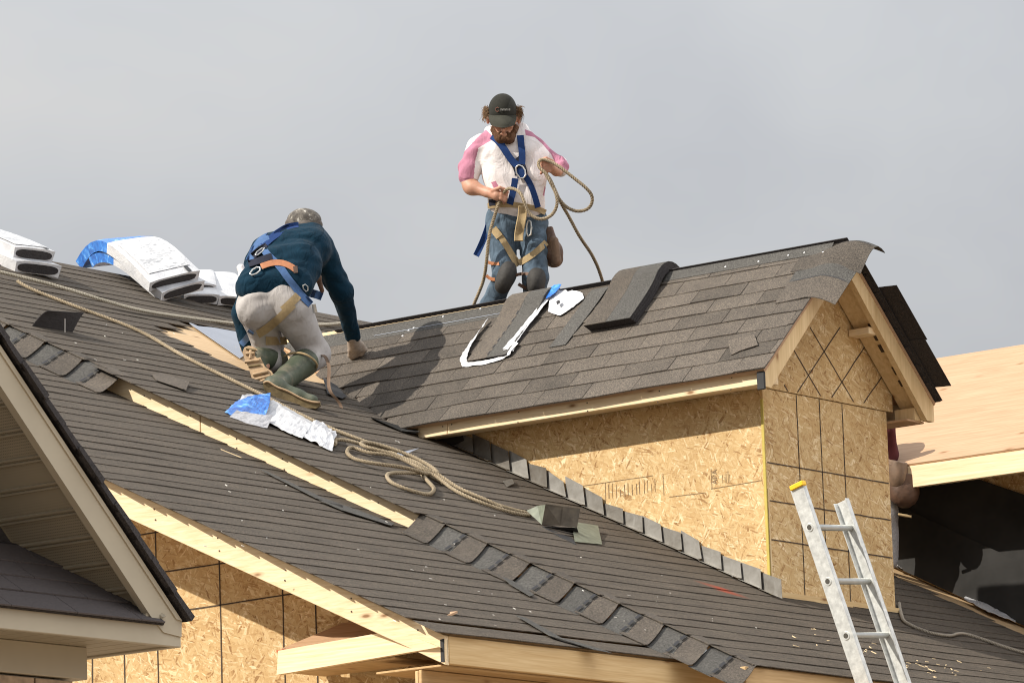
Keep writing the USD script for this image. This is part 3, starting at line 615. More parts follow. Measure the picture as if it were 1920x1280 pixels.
M('wrap_printed', {'uv': ('uvmap', {'attribute': 'st'}), 'm': ('mapping', {'scale': (6.0, 60.0, 1.0)}), 'n': ('noise_texture', {'scale': 1.0, 'detail': 2.0, 'roughness': 0.6}), 'm2': ('mapping', {'scale': (1.6, 5.0, 1.0)}), 'nb': ('noise_texture', {'scale': 1.0, 'detail': 1.0}), 'ad': ('mix_float', {'fac': 0.35}),
    'r': ('rgb_ramp', {'ramp': [(0.42, (0.30, 0.31, 0.33)), (0.50, (0.66, 0.665, 0.68))]}), 'g': ('geometry', {}),
    'b': ('bump', {'strength': 0.25, 'distance': 0.01}), 'n2': ('noise_texture', {'scale': 20.0, 'detail': 4.0}), 'p': ('principled_bsdf', {'roughness': 0.32})},
    [('uv.UV', 'm.vector'), ('uv.UV', 'm2.vector'), ('m.vector', 'n.vector'), ('m2.vector', 'nb.vector'), ('n.fac', 'ad.a'), ('nb.fac', 'ad.b'), ('ad.result', 'r.fac'), ('r.color', 'p.base_color'), ('g.position', 'n2.vector'), ('n2.fac', 'b.height'), ('b.normal', 'p.normal')])
simple('wrap_black', (0.02, 0.02, 0.022), 0.4)

nb = thing('house', 'finished beige-trimmed house gable in shade at the left edge, nearest the viewer', 'house')
NYF, NXC = -2.061, -4.084
rk = lambda x, off: off + 0.979 * (NXC - x)             # height of a line along the rake
XL = -6.6
nm = MB().prism([V(NXC, NYF - .005, -.47), V(NXC - .003, NYF - .005, -.532), V(-4.185, NYF - .005, -.522), V(-4.255, NYF - .005, -.467), V(XL, NYF - .005, rk(XL, -.594)), V(XL, NYF - .005, rk(XL, -.47))], V(0, .033, 0))
put('rake_board', nm.mesh(), 'trim_beige', nb)
put('rake_trim', MB().prism([V(NXC - .004, NYF - .011, -.472), V(NXC - .035, NYF - .011, -.468), V(XL, NYF - .011, rk(XL, -.500)), V(XL, NYF - .011, rk(XL, -.474))], V(0, .006, 0)).mesh(), 'trim_beige', nb)
dR = V(-1, 0, .979) / math.hypot(1, .979); nRr = V(.979, 0, 1) / math.hypot(1, .979)
L = 0.0; i = 0
base = V(NXC + .020, NYF - .035, -.474)
nroof = put('main_roof', MB().prism([base + V(0, .02, 0) + nRr * .0, base + dR * 3.6 + V(0, .02, 0), base + dR * 3.6 + V(0, 3.2, 0), base + V(0, 3.2, 0)], nRr * .018).mesh(), 'shingle_dark', nb)
while L < 3.5:
    a = base + dR * L + V(0, rng.uniform(-.006, .006), 0)
    put('shingle', MB().prism([a, a + dR * .17, a + dR * .17 + nRr * .019, a + nRr * .026], V(0, .9, 0)).mesh(), 'shingle_dark', nroof)
    L += .135; i += 1
put('fascia_end', MB().prism([V(NXC - .002, NYF + .003, -.569), V(-4.30, NYF + .003, -.569), V(-4.27, NYF + .003, -.455), V(NXC - .002, NYF + .003, -.472)], V(0, .02, 0)).mesh(), 'trim_beige', nb)
# vented soffit under the rake, panel by panel
NW = -1.62
i = 0
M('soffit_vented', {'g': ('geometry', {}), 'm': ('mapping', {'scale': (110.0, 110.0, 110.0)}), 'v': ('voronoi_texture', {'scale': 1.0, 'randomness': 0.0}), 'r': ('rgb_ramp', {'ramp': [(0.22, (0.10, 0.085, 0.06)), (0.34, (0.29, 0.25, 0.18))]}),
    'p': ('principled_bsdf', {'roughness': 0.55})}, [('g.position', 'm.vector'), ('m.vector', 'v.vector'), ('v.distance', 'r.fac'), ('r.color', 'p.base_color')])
x = -4.20
while x > XL:
    w = .088
    a = V(x, NYF + .028, rk(x, -.575)); b = V(x - w, NYF + .028, rk(x - w, -.575)); dn = V(-.979, 0, -1) / 1.4
    put('soffit_panel', MB().prism([a, b, b + V(0, NW - NYF, 0), a + V(0, NW - NYF, 0)], -dn * .006).mesh(), 'soffit_vented', nb)
    for sft in (.0, .014):
        c = a + (b - a) * (sft / w); c2 = a + (b - a) * ((sft + .006) / w)
        put('soffit_rib', MB().prism([c, c2, c2 + V(0, NW - NYF, 0), c + V(0, NW - NYF, 0)], dn * .007).mesh(), 'soffit_beige', nb)
    x -= w + .004
fz = lambda x: -.165 + .979 * (-4.27 - x)
put('frieze_board', MB().prism([V(-4.262, NW, -.172), V(-4.41, NW, -.172), V(XL, NW, fz(XL) - .148), V(XL, NW, fz(XL))], V(0, .022, 0)).mesh(), 'trim_beige', nb)
put('gable_wall', MB().prism([V(-4.3, NW + .024, -.25), V(XL - .5, NW + .024, -.25), V(XL - .5, NW + .024, fz(XL - .5))], V(0, .02, 0)).mesh(), 'shingle_dark', nb)
# shingled skirt roof below the gable
k0, k1 = V(0, NYF - .014, -.487), V(0, NW + .005, -.165); kd = k1 - k0; kl = np.linalg.norm(kd); ku = kd / kl; kn = np.cross(V(1, 0, 0), ku)
skirt = put('skirt_roof', MB().prism([k0 + V(-4.19, 0, 0), k0 + V(-7.2, 0, 0), k1 + V(-7.2, 0, 0), k1 + V(-4.27, 0, 0)], -kn * .012).mesh(), 'shingle_dark', nb)
simple('shingle_plum', (0.080, 0.068, 0.068), 0.9, vary=0.25, scale=150, bump=.4, bscale=200)
for r_ in range(4):
    s0 = r_ * .128 - (.01 if r_ == 0 else 0); s1 = min(s0 + .16, kl)
    x = -4.22 - (.13 + .171 * r_ - .02) % .345 + .345
    while x > -7.1:
        a, b = min(x, -4.20 - .02 * r_), x - .341
        if a - b > .02:
            sl = .055 if r_ < 9 else 0
            put('shingle', MB().prism([k0 + ku * s0 + kn * .009 + V(a, 0, 0), k0 + ku * s0 + kn * .009 + V(b, 0, 0), k0 + ku * s1 + V(b - 0.0, 0, 0) + kn * .001, k0 + ku * s1 + V(a - .0, 0, 0) + kn * .001], -kn * .006).mesh(), 'shingle_plum', skirt)
        x -= .345
put('channel_strip', MB().prism([V(-4.262, NW - .01, -.16), V(-4.275, NW - .01, -.172), k0 + V(-4.205, 0, .012), k0 + V(-4.19, 0, .02)], V(0, -.008, .006)).mesh(), 'trim_beige', nb)
put('fascia', MB().cbox(V(-7.2, NYF, -.571), V(7.2 + NXC, 0, 0), V(0, .025, 0), V(0, 0, .082)).mesh(), 'trim_beige', nb)
put('side_fascia', MB().cbox(V(NXC - .025, NYF + .028, -.571), V(.025, 0, 0), V(0, 3, 0), V(0, 0, .06)).mesh(), 'trim_beige', nb)
x = NXC - .028
while x > -7.1:
    put('soffit_plank', MB().cbox(V(x - .088, NYF + .026, -.562), V(.088, 0, 0), V(0, 1.2, 0), V(0, 0, .008), .002).mesh(), 'soffit_beige', nb); x -= .0915
NWL = -1.81
put('lower_frieze', MB().cbox(V(-7.2, NWL, -.685), V(7.2 - 4.33, 0, 0), V(0, .3, 0), V(0, 0, .122)).mesh(), 'trim_beige', nb)
put('brick_wall', MB().box(V(-7.2, NWL + .026, -4.2), V(7.2 - 4.40, 0, 0), V(0, .28, 0), V(0, 0, 3.51)).mesh(), 'mortar', nb)
for r_ in range(3):
    x = -4.39 - .10 * (r_ % 2); first = True
    while x > -5.6:
        bw = .1 if first and r_ % 2 else .205
        put('brick', MB().cbox(V(x - bw + (.1 * (r_ % 2) if first else 0), NWL + .012, -.752 - .068 * r_), V(bw - .01, 0, 0), V(0, .02, 0), V(0, 0, .058), .002).mesh(), 'brick_tan', nb)
        x -= bw + .0; first = False

# ------------------------------------------------------------------ ladder
ld = thing('ladder', 'aluminium extension ladder with one yellow rail cap leaning on the eave', 'ladder')
LY0, LY1 = -.47, -.19
def rail_line(p0, p1):
    a = hit(*p0, (0, 1, 0), (0, LY0, 0)); b = hit(*p1, (0, 1, 0), (0, LY1, 0)); return a, b
la, lb = rail_line((1617, 1280), (1494, 913)); ra, rb = rail_line((1695, 1280), (1579, 940))
ud = (lb - la) / np.linalg.norm(lb - la); ud2 = (rb - ra) / np.linalg.norm(rb - ra); udm = (ud + ud2) / 2; udm /= np.linalg.norm(udm)
rd = V(1, 0, 0) - udm * udm[0]; rd /= np.linalg.norm(rd); fd = np.cross(udm, rd)
if fd[1] > 0: fd = -fd                                   # towards the climber
def rail(b, top, side):
    base_ = b - udm * 3.9
    Lr = np.linalg.norm(top - base_); m = MB()
    t, dp, fl = .004, .082, .030
    o = base_ - fd * dp / 2 + (rd * -.002 if side < 0 else rd * .002)
    m.cbox(o, udm * Lr, fd * dp, rd * (t if side < 0 else t), .0015)
    for q in (0, dp - .006): m.cbox(o + fd * q + rd * (t if side < 0 else -fl), udm * Lr, fd * .006, rd * (fl if side > 0 else fl), .0015)
    return put('rail', m.mesh(), 'aluminium', ld)
rail(la, lb, -1); rail(ra, rb, 1)
def at_y(p, py):                                         # point of a rail line seen at picture height py
    lo_, hi_ = -1.0, 2.0
    for _ in range(50):
        mid = (lo_ + hi_) / 2; q = p + udm * mid + ZB - CAM; y = 640 - FOC * (q @ U) / (q @ W)
        if y > py: lo_ = mid
        else: hi_ = mid
    return p + udm * lo_
t0 = (at_y(la, 988) - la) @ udm; t1 = (at_y(la, 1191) - la) @ udm; gap = (t0 - t1) / 2
for i in range(9):
    a = la + udm * (t0 - gap * i); b = ra + udm * (t0 - gap * i) ; b = a + rd * ((b - a) @ rd)
    put('rung', MB().tube([a + rd * .004, b], .0165, 14).mesh(), 'rung_metal', ld, smooth=40)
    put('rung_end', MB().tube([a - rd * .006, a - rd * .002], [.021, .023], 16).mesh(), 'aluminium', ld)
    put('rung_hole', MB().tube([a - rd * .0075, a - rd * .0055], .0135, 14).mesh(), 'vent_dark', ld)
put('rail_cap', MB().cbox(lb - fd * .043 - rd * .003 - udm * .004, udm * .026, fd * .086, rd * .036, .004).mesh(), 'yellow_plastic', ld)

# ------------------------------------------------------------------ bundles of shingles in wrappers
def smooth_path(P, n): return spline(P, n)
def bundle(name, label, rows, t, wrap='wrap_white', window=True, side=None, group=None, blue=None, nseg=14, print_=True):
    """rows: pairs (left, right) of top-surface points from the near end to the far end"""
    x = thing(name, label, 'shingle bundle', group)
    A = spline([r[0] for r in rows], nseg); B = spline([r[1] for r in rows], nseg)
    ws = np.linspace(0, 1, 7)
    prof = np.array([-.10, -.015, .0, .004, 0, -.015, -.10]) * t
    up = UP
    G = np.array([[A[i] + (B[i] - A[i]) * w + up * p for w, p in zip(ws, prof)] for i in range(nseg)])
    n = np.cross(np.gradient(G, axis=0), np.gradient(G, axis=1)); n /= np.linalg.norm(n, axis=-1, keepdims=True)
    if n[..., 2].mean() < 0: n = -n
    lim = nseg if blue is None else int(nseg * blue)
    put('wrapper', MB().sheet(G[:lim], t, UP).mesh(), wrap, x, smooth=35)
    if blue is not None: put('wrapper_end', MB().sheet(G[lim - 1:] + n[lim - 1:] * .001, t, UP).mesh(), 'wrap_blue', x, smooth=35)
    if print_:
        P = np.array([[A[i] + (B[i] - A[i]) * w + n[i, 3] * .0045 for w in (.10, .3, .5, .7, .9)] for i in range(1, max(3, lim - 1))])
        pm = MB().sheet(P, .002, UP).mesh(); uv_ = np.stack(np.meshgrid(np.linspace(0, 1, P.shape[0]), np.linspace(0, 1, P.shape[1]), indexing='ij'), -1)[..., ::-1].reshape(-1, 2)
        pp = path_for(x, 'printed_panel'); usdkit.mesh(stage, pp, (pm[0] + ZB, pm[1]), MAT['wrap_printed'], uv=np.vstack([uv_, uv_]))
    if print_:                                           # strip of dark tape at the near edge
        q = A[0] + (B[0] - A[0]) * .76 + n[0, 3] * .004; put('tape', MB().prism([q, q + (B[0] - A[0]) * .07, q + (B[0] - A[0]) * .07 + (A[1] - A[0]) * .8, q + (A[1] - A[0]) * .8], n[0, 3] * .003).mesh(), 'wrap_black', x)
    if window:                                           # oval opening at the near end, dark shingle edges behind
        c = (A[0] + B[0]) / 2; wv = (B[0] - A[0]); nn = n[0, 3]; out = A[0] - A[1]; out -= out @ nn * nn; out /= np.linalg.norm(out)
        a = np.linspace(0, 2 * np.pi, 25)[:-1]
        sx = np.sign(np.cos(a)) * np.abs(np.cos(a)) ** .55; sy = np.sign(np.sin(a)) * np.abs(np.sin(a)) ** .75
        poly = c - nn * t * .55 + out * .004 + np.outer(sx, wv * .445) + np.outer(sy, nn * t * .37)
        put('shingle_edges', MB().prism(list(poly), -out * .012).mesh(), 'shingle_dark', x)
    return x
# arched pair over the main ridge
pA = on_up(304, 566); D0 = depth_of(pA)
def px_row(l, r, d, w=.28): return (dep(l[0], l[1], d), dep(r[0], r[1], d + w))
bundle('shingle_bundle', 'upper wrapped bundle of the arched pair with blue end draped over the ridge', [px_row((281, 528), (375, 505), D0), px_row((247, 492), (341, 473), D0 + .16), px_row((212, 461), (300, 444), D0 + .34), px_row((191, 450), (276, 441), D0 + .47), px_row((162, 459), (246, 452), D0 + .68), px_row((142, 488), (226, 480), D0 + .80)], .068, blue=.62, group=None)
bundle('shingle_bundle', 'lower wrapped bundle of the arched pair, its dark end resting on the roof', [px_row((304, 547), (384, 524), D0 + .02), px_row((263, 512), (345, 495), D0 + .18), px_row((222, 481), (305, 466), D0 + .36), px_row((196, 471), (280, 463), D0 + .5), px_row((166, 482), (250, 474), D0 + .7)], .066, blue=.68, print_=False)
# the flat pair at the far left
pB = on_up(32, 510); D1 = depth_of(pB)
bundle('shingle_bundle', 'lower white bundle of the flat pair at the far left of the ridge', [px_row((31, 487), (116, 497), D1 - .05, .22), px_row((-30, 462), (60, 474), D1 + .12, .22), px_row((-90, 440), (0, 452), D1 + .3, .22)], .075, print_=False)
bundle('shingle_bundle', 'upper white bundle of the flat pair at the far left of the ridge', [px_row((28, 461), (104, 470), D1 + .0, .22), px_row((-20, 440), (54, 448), D1 + .17, .22), px_row((-80, 420), (0, 430), D1 + .35, .22)], .072)
pC = on_up(352, 566); D2 = depth_of(pC)
bundle('shingle_bundle', 'small dark-ended bundle lying under the tail of the arched pair', [px_row((345, 551), (412, 551), D2 + .05, .16), px_row((330, 528), (395, 527), D2 + .3, .16), px_row((318, 515), (383, 513), D2 + .55, .16)], .066, print_=False)
bundle('shingle_bundle', 'white bundle propped behind the arched pair, its top nearly hidden', [px_row((366, 530), (406, 533), D2 + .22, .13), px_row((364, 514), (402, 514), D2 + .5, .13), px_row((366, 505), (400, 505), D2 + .72, .13)], .062, print_=False)
bundle('shingle_bundle', 'white bundle partly hidden behind the kneeling worker', [px_row((412, 553), (480, 560), D2 + .25, .2), px_row((385, 520), (455, 524), D2 + .55, .2), px_row((376, 508), (440, 510), D2 + .8, .2)], .066, print_=False)

# shingle stack, opened bundle and loose strips on the dormer roof
def draped(P0, P1, s_list, lift, nseg=26, arch=0.0):
    """rows of points over the dormer ridge: s along the left slope, values beyond the ridge run down the far side; P0, P1 give y of the two edges"""
    A, B = [], []
    ss = spline(np.array([[s, 0, 0] for s in s_list], float), nseg)[:, 0] if len(s_list) > 2 else np.linspace(s_list[0], s_list[1], nseg)
    for s in ss:
        f = (s - s_list[0]) / (s_list[-1] - s_list[0])
        ya, yb = P0[0] + (P0[1] - P0[0]) * f, P1[0] + (P1[1] - P1[0]) * f
        h_ = lift + arch * math.exp(-((s - SL) / .16) ** 2)
        if s <= SL - .10: p = lambda y: drm(s, y, h_)
        elif s >= SL + .10: p = lambda y: drr(2 * SL - s, y, h_)
        else:
            u = (s - SL + .10) / .2
            p = lambda y: (drm(SL - .10, y, h_) * (1 - u) ** 2 + 2 * u * (1 - u) * (V(XM, y, ZM + h_ * 1.25)) + drr(SL - .10, y, h_) * u ** 2)
        A.append(p(ya)); B.append(p(yb))
    return np.array(A), np.array(B)
def strip(A, B, w0, w1, m=3): return np.array([[a + (b - a) * w for w in np.linspace(w0, w1, m)] for a, b in zip(A, B)])
sL = lambda p: (on_dorm(*p) - drm(0, 0)) @ (V(1, 0, SD) / math.hypot(1, SD))
yL = lambda p: on_dorm(*p)[1]
st = thing('shingle_stack', 'neat unwrapped stack of shingles bent over the dormer ridge', 'shingle stack')
s0 = sL((1108, 622)); ya, yb = yL((1108, 622)), yL((1192, 610))
for i in range(11):
    A, B = draped((ya + .003 * (i % 2), ya), (yb - .002 * (i % 3), yb), [s0 + .002 * (i % 2) - .003 * i, SL + .22 - .008 * i], .010 + .0058 * i, arch=.038)
    if i < 10: put('shingle', MB().sheet(strip(A, B, 0, 1), .0052, N_D).mesh(), 'shingle_dark', st)
    else:
        put('shingle', MB().sheet(strip(A, B, 0, .47), .005, N_D).mesh(), 'shingle_brown', st)
        put('shingle', MB().sheet(strip(A, B, .475, 1), .0045, N_D).mesh(), 'shingle_grey', st)
ob = thing('shingle_bundle', 'opened bundle with torn white wrapper slumped on the dormer slope', 'shingle bundle')
s0 = sL((882, 682)); ya, yb = yL((882, 682)), yL((956, 668))
for i in range(5):
    A, B = draped((ya, ya - .01), (yb, yb - .02), [s0 - .004 * i, SL + .2 - .01 * i], .010 + .006 * i, arch=.045)
    if i < 4: put('shingle', MB().sheet(strip(A, B, 0, 1), .005, N_D).mesh(), 'shingle_dark', ob)
    else:
        put('shingle', MB().sheet(strip(A, B, 0, .50), .005, N_D).mesh(), 'shingle_brown', ob)
        put('shingle', MB().sheet(strip(A, B, .505, 1), .005, N_D).mesh(), 'shingle_grey', ob)
        for q in range(7):
            k = 1 + q * 2; C_ = strip(A[k:k + 2], B[k:k + 2], .47, .50, 2) + N_D * .0015
            put('seal_strip', MB().sheet(C_, .001, N_D).mesh(), 'seal_strip', ob)
def crumple(rows, amp, seed, nu=26, nv=9, t=.0015, lin=True, name='wrapper', mat='wrap_white', parent='/World', **kw):
    """crumpled plastic film through a coarse grid of points"""
    def along(P, n):
        P = np.asarray(P, float)
        if not lin: return spline(P, n)
        d = np.r_[0, np.cumsum(np.linalg.norm(np.diff(P, axis=0), axis=1))]; return np.stack([np.interp(np.linspace(0, d[-1], n), d, P[:, k]) for k in range(3)], 1)
    R0 = np.array(rows, float); cols = np.stack([along(R0[i], nv) for i in range(len(R0))])
    G = np.stack([along(cols[:, j], nu) for j in range(nv)], 1)
    wd = np.linalg.norm(G[:, -1] - G[:, 0], axis=1)[:, None]                  # ragged long edges
    for e, o in ((0, 1), (-1, -2)):
        k = (meshkit.noise(G[:, e] * 55, seed + 21) - .5)[:, None] * .55; G[:, e] += (G[:, e] - G[:, o]) / (np.linalg.norm(G[:, e] - G[:, o], axis=1, keepdims=True) + 1e-9) * k * np.minimum(wd * .35, .03)
    n = np.cross(np.gradient(G, axis=0), np.gradient(G, axis=1)); n /= np.linalg.norm(n, axis=-1, keepdims=True) + 1e-9
    if (n @ -W).mean() < 0: n = -n
    f = np.abs(meshkit.fbm(G * 14.0, 4, seed) - .5) * 2
    f2 = np.abs(meshkit.fbm(G * np.array([26., 26., 40.]), 3, seed + 3) - .5) * 2
    G = G + n * ((f * .7 + f2 * .35)[..., None] * amp)
    return put(name, MB().sheet(G, t, -W).mesh(), mat, parent, **kw)
dl = lambda px, py, h=.02: on_dorm(px, py, h)
crumple([[dl(921, 606, .03), dl(918, 604, .02)], [dl(904, 628, .03), dl(895, 630, .012)], [dl(888, 655, .03), dl(874, 660, .012)], [dl(878, 676, .02), dl(864, 676, .012)], [dl(880, 689, .004), dl(867, 688, .006)]], .022, 3, 26, 6, parent=ob)
crumple([[dl(868, 690, .008), dl(874, 684, .02)], [dl(905, 686, .006), dl(908, 681, .016)], [dl(938, 678, .008), dl(938, 675, .02)], [dl(958, 671, .02), dl(952, 662, .035)], [dl(976, 651, .03), dl(962, 648, .04)]], .020, 5, 30, 5, parent=ob)
crumple([[dl(966, 664, .02), dl(948, 664, .04)], [dl(973, 648, .025), dl(965, 646, .04)], [dl(986, 629, .028), dl(981, 627, .04)], [dl(1008, 603, .03), dl(1004, 600, .042)], [dl(1032, 571, .03), dl(1028, 568, .045)], [dl(1044, 556, .03), dl(1040, 552, .045)]], .018, 8, 30, 5, parent=ob)
crumple([[dl(1030, 588, .012), dl(1034, 570, .025), dl(1042, 551, .03)], [dl(1050, 596, .012), dl(1056, 575, .022), dl(1062, 550, .02)], [dl(1070, 585, .012), dl(1076, 566, .022), dl(1082, 551, .02)], [dl(1097, 562, .012), dl(1096, 558, .016), dl(1094, 553, .016)]], .020, 11, 26, 14, parent=ob)
crumple([[dl(1030, 572, .045), dl(1034, 556, .05)], [dl(1042, 565, .047), dl(1046, 548, .052)], [dl(1056, 553, .045), dl(1060, 546, .05)]], .012, 17, 10, 5, mat='wrap_blue', name='wrapper_end', parent=ob)
put('printed_mark', MB().prism([dl(1050, 578, .05), dl(1056, 575, .05), dl(1058, 580, .05), dl(1052, 584, .05)], N_D * .001).mesh(), 'wrap_black', ob)
tp = thing('shingle_strip', 'single grey strip laid down the slope between the opened bundle and the neat stack', 'shingle strip')
A, B = draped((yL((1031, 654)), yL((1031, 654)) - .03), (yL((1062, 648)), yL((1062, 648)) - .04), [sL((1031, 654)), SL + .10], .012, arch=.01)
put('strip', MB().sheet(strip(A, B, 0, 1), .004, N_D).mesh(), 'shingle_grey', tp)
pt = put('shingle_scrap', MB().sheet([[dl(1372, 668, .010), dl(1366, 642, .012)], [dl(1390, 660, .012), dl(1390, 636, .014)], [dl(1423, 650, .014), dl(1417, 632, .018)]], .004, N_D).mesh(), 'shingle_brown', label='crooked shingle scrap patched on the dormer slope near its eave corner', cat='shingle')
# strips at the front end of the dormer ridge that reach past the rake
def over_strip(name, label, s_a, s_b, y_a, y_b, drop, mat, lift=.016, split=None):
    n, m = 16, 9; G = []
    for y in np.linspace(y_a, y_b, n):
        o = max(0, YRK + .02 - y); row = []
        for s in np.linspace(s_a, s_b, m):
            q_ = .13
            if s <= SL - q_: p = drm(s, y, lift)
            elif s >= SL + q_: p = drr(2 * SL - s, y, lift)
            else:
                u = (s - SL + q_) / (2 * q_); p = drm(SL - q_, y, lift) * (1 - u) ** 2 + 2 * u * (1 - u) * V(XM, y, ZM + lift * 1.25) + drr(SL - q_, y, lift) * u ** 2
            top_ = s_b > SL; k_ = min(1, max(0, (.98 - y) / .36)); k_ = k_ * k_ * (3 - 2 * k_)
            bump_ = .060 * k_ * min(1, max(0, (s - s_a) / (SL - s_a))) if top_ else .010 * k_
            row.append(p + V(0, 0, bump_ - drop * o ** 1.6))
        G.append(row)
    G = np.array(G); x = thing(name, label, 'shingle')
    if split is None: put('tab', MB().sheet(G, .004, N_D).mesh(), mat, x, smooth=True)
    else:
        put('tab', MB().sheet(G[:, :split + 1], .004, N_D).mesh(), mat, x, smooth=True)
        put('headlap', MB().sheet(G[:, split:] - N_D * .0006, .004, N_D).mesh(), 'shingle_grey', x, smooth=True)
        put('seal_line', MB().sheet(G[1:-1, split:split + 2] * 1.0 + (G[1:-1, split:split + 1] - G[1:-1, split:split + 2]) * .82 + N_D * .001, .001, N_D).mesh(), 'seal_strip', x)
sa = sL((1500, 515))
over_strip('overhanging_shingle', 'topmost shingle curling past the rake at the dormer peak', sL((1545, 502)), SL + .10, 1.02, .545, .80, 'shingle_brown', .011, 5)
over_strip('overhanging_shingle', 'shingle with grey upper half drooping past the rake below the dormer peak', sL((1512, 561)), sL((1545, 502)) + .015, 0.98, .575, .95, 'shingle_brown', .010, 5)
for k, (a, b, y0, y1, of) in enumerate(((.10, .45, YRK + .02, .61, .014), (.44, .84, YRK + .02, .60, .018), (.005, SL - .02, YRK + .02, .715, .006))):
    G = np.array([[drr(s, y, of) + V(0, 0, -.08 * max(0, YRK - y) ** 1.3) for s in np.linspace(a, b, 5)] for y in np.linspace(y0, y1, 5)])
    put('overhanging_shingle', MB().sheet(G, .004, N_D2).mesh(), 'shingle_dark', label=('dark shingle jutting past the far rake, lower of the two', 'dark shingle jutting past the far rake, upper of the two', 'long dark drip strip running down along the far rake board')[k], cat='shingle')

# ------------------------------------------------------------------ loose things on the main roof
fl = thing('bent_shingle', 'dark shingle bent upright on the roof beside a standing nail', 'shingle')
b0, b1 = on_up(60, 612), on_up(136, 623); tpt = [on_up(60, 612), on_up(80, 586), on_up(92, 583), on_up(152, 584), on_up(164, 587)]
hN = V(-.1, .55, .83)
tl, tr = dep(90, 583, depth_of(b0) + .04), dep(158, 586, depth_of(b1) + .06)
G = np.array([[b0 + (b1 - b0) * v + ((tl + (tr - tl) * v) - (b0 + (b1 - b0) * v)) * u + N_R * .02 * math.sin(math.pi * u) for v in np.linspace(0, 1, 8)] for u in np.linspace(0, 1, 6)])
put('tab', MB().sheet(G, .004, -W).mesh(), 'shingle_dark', fl)
put('nail', MB().tube([on_up(121.5, 624, 0), dep(121.5, 597, depth_of(on_up(121.5, 624)))], .0035, 8).mesh(), 'nail_steel', fl)
def flat_piece(name, pts, mat, label, cat, on=on_up, lift=.012, t=.003, **kw):
    return put(name, MB().prism([on(x, y, lift if len(r) == 0 else r[0]) for x, y, *r in pts], N_R * -t).mesh(), mat, label=label, cat=cat, **kw)
flat_piece('lifted_shingle', [(284, 706, .012), (292, 716, .012), (347, 737, .02), (352, 724, .03), (300, 703, .014)], 'shingle_brown', 'loose shingle lifting above the bare step board', 'shingle', lift=.016)
flat_piece('felt_triangle', [(735, 860), (748, 865), (782, 849)], 'valley_metal', 'small grey metal triangle poking out of the coiled rope', 'metal scrap', lift=.03)
flat_piece('valley_sheet', [(352, 604, .004), (362, 612, .004), (450, 672, .003), (462, 664, .003), (470, 626, .003), (440, 618, .003), (372, 612, .003)], 'valley_metal', 'blue-grey valley metal sheet beside the bare plywood patch', 'metal sheet', lift=.006)
flat_piece('valley_sheet', [(604, 712), (612, 742), (640, 752), (648, 748), (630, 728)], 'tar', 'dark felt scrap in the valley by the green boot toe', 'metal sheet', lift=.018)
for i, (pts, lab) in enumerate((([(486, 884), (498, 888), (600, 936), (640, 951), (642, 957), (590, 938), (520, 902)], 'long dark shingle offcut lying below the step board'), ([(596, 942), (650, 954), (738, 986), (732, 990), (640, 961)], 'dark shingle offcut reaching the woven step'), ([(965, 1158), (985, 1163), (1050, 1200), (1120, 1220), (1146, 1229), (1110, 1222), (1030, 1197)], 'thin shingle sliver drooping over the eave edge'), ([(940, 1086), (958, 1092), (1000, 1120), (992, 1122), (955, 1100)], 'curled shingle sliver beside the woven tabs'))):
    flat_piece('shingle_offcut', pts, 'shingle_grey', lab, 'shingle scrap', on_low, lift=.016)
simple('brown_metal', (0.085, 0.070, 0.052), .6, vary=.4, scale=20); simple('green_plate', (0.15, 0.165, 0.125), .55, vary=.3, scale=20)
lf = thing('flashing_offcut', 'brown bent metal flashing standing beside the dormer flashing', 'metal scrap')
d_ = depth_of(on_up(1018, 988))
q0 = on_up(1015, 986, .01)
put('front_plate', MB().sheet([[dep(1016, 983, d_), dep(1023, 944, d_ - .02)], [dep(1052, 985, d_ + .02), dep(1056, 949, d_ + .02)], [dep(1082, 989, d_ + .05), dep(1088, 953, d_ + .06)]], .002, -W).mesh(), 'brown_metal', lf, label='brown upright plate')
put('side_plate', MB().prism([dep(1016, 983, d_), dep(1023, 946, d_ - .01), dep(1008, 948, d_ + .12), dep(988, 957, d_ + .16)], V(0, .002, .001)).mesh(), 'green_plate', lf)
put('base_plate', MB().prism([dep(1016, 986, d_), dep(1082, 989, d_ + .05), on_up(1085, 1004, .01), on_up(1020, 990, .01)], N_R * -.002).mesh(), 'tar', lf)
fo = thing('flashing_offcut', 'greenish flat metal plate lying tilted on the roof near the bent flashing', 'metal scrap')
put('plate', MB().sheet([[on_up(1077, 1018, .01), on_up(1068, 988, .035)], [on_up(1128, 1023, .01), on_up(1118, 994, .03)]], .002, N_R).mesh(), 'green_plate', fo)
flat_piece('bent_offcut', [(1016, 988, .006), (1072, 1010, .006), (1080, 1022, .006), (1050, 1008, .006)], 'tar', 'black felt scrap under the bent flashing', 'felt scrap', lift=.012)
flat_piece('flashing_chip', [(942, 905, .012), (958, 903, .02), (962, 912, .02), (950, 915, .01)], 'galvanized', 'small bent metal chip below the step flashing', 'metal scrap')
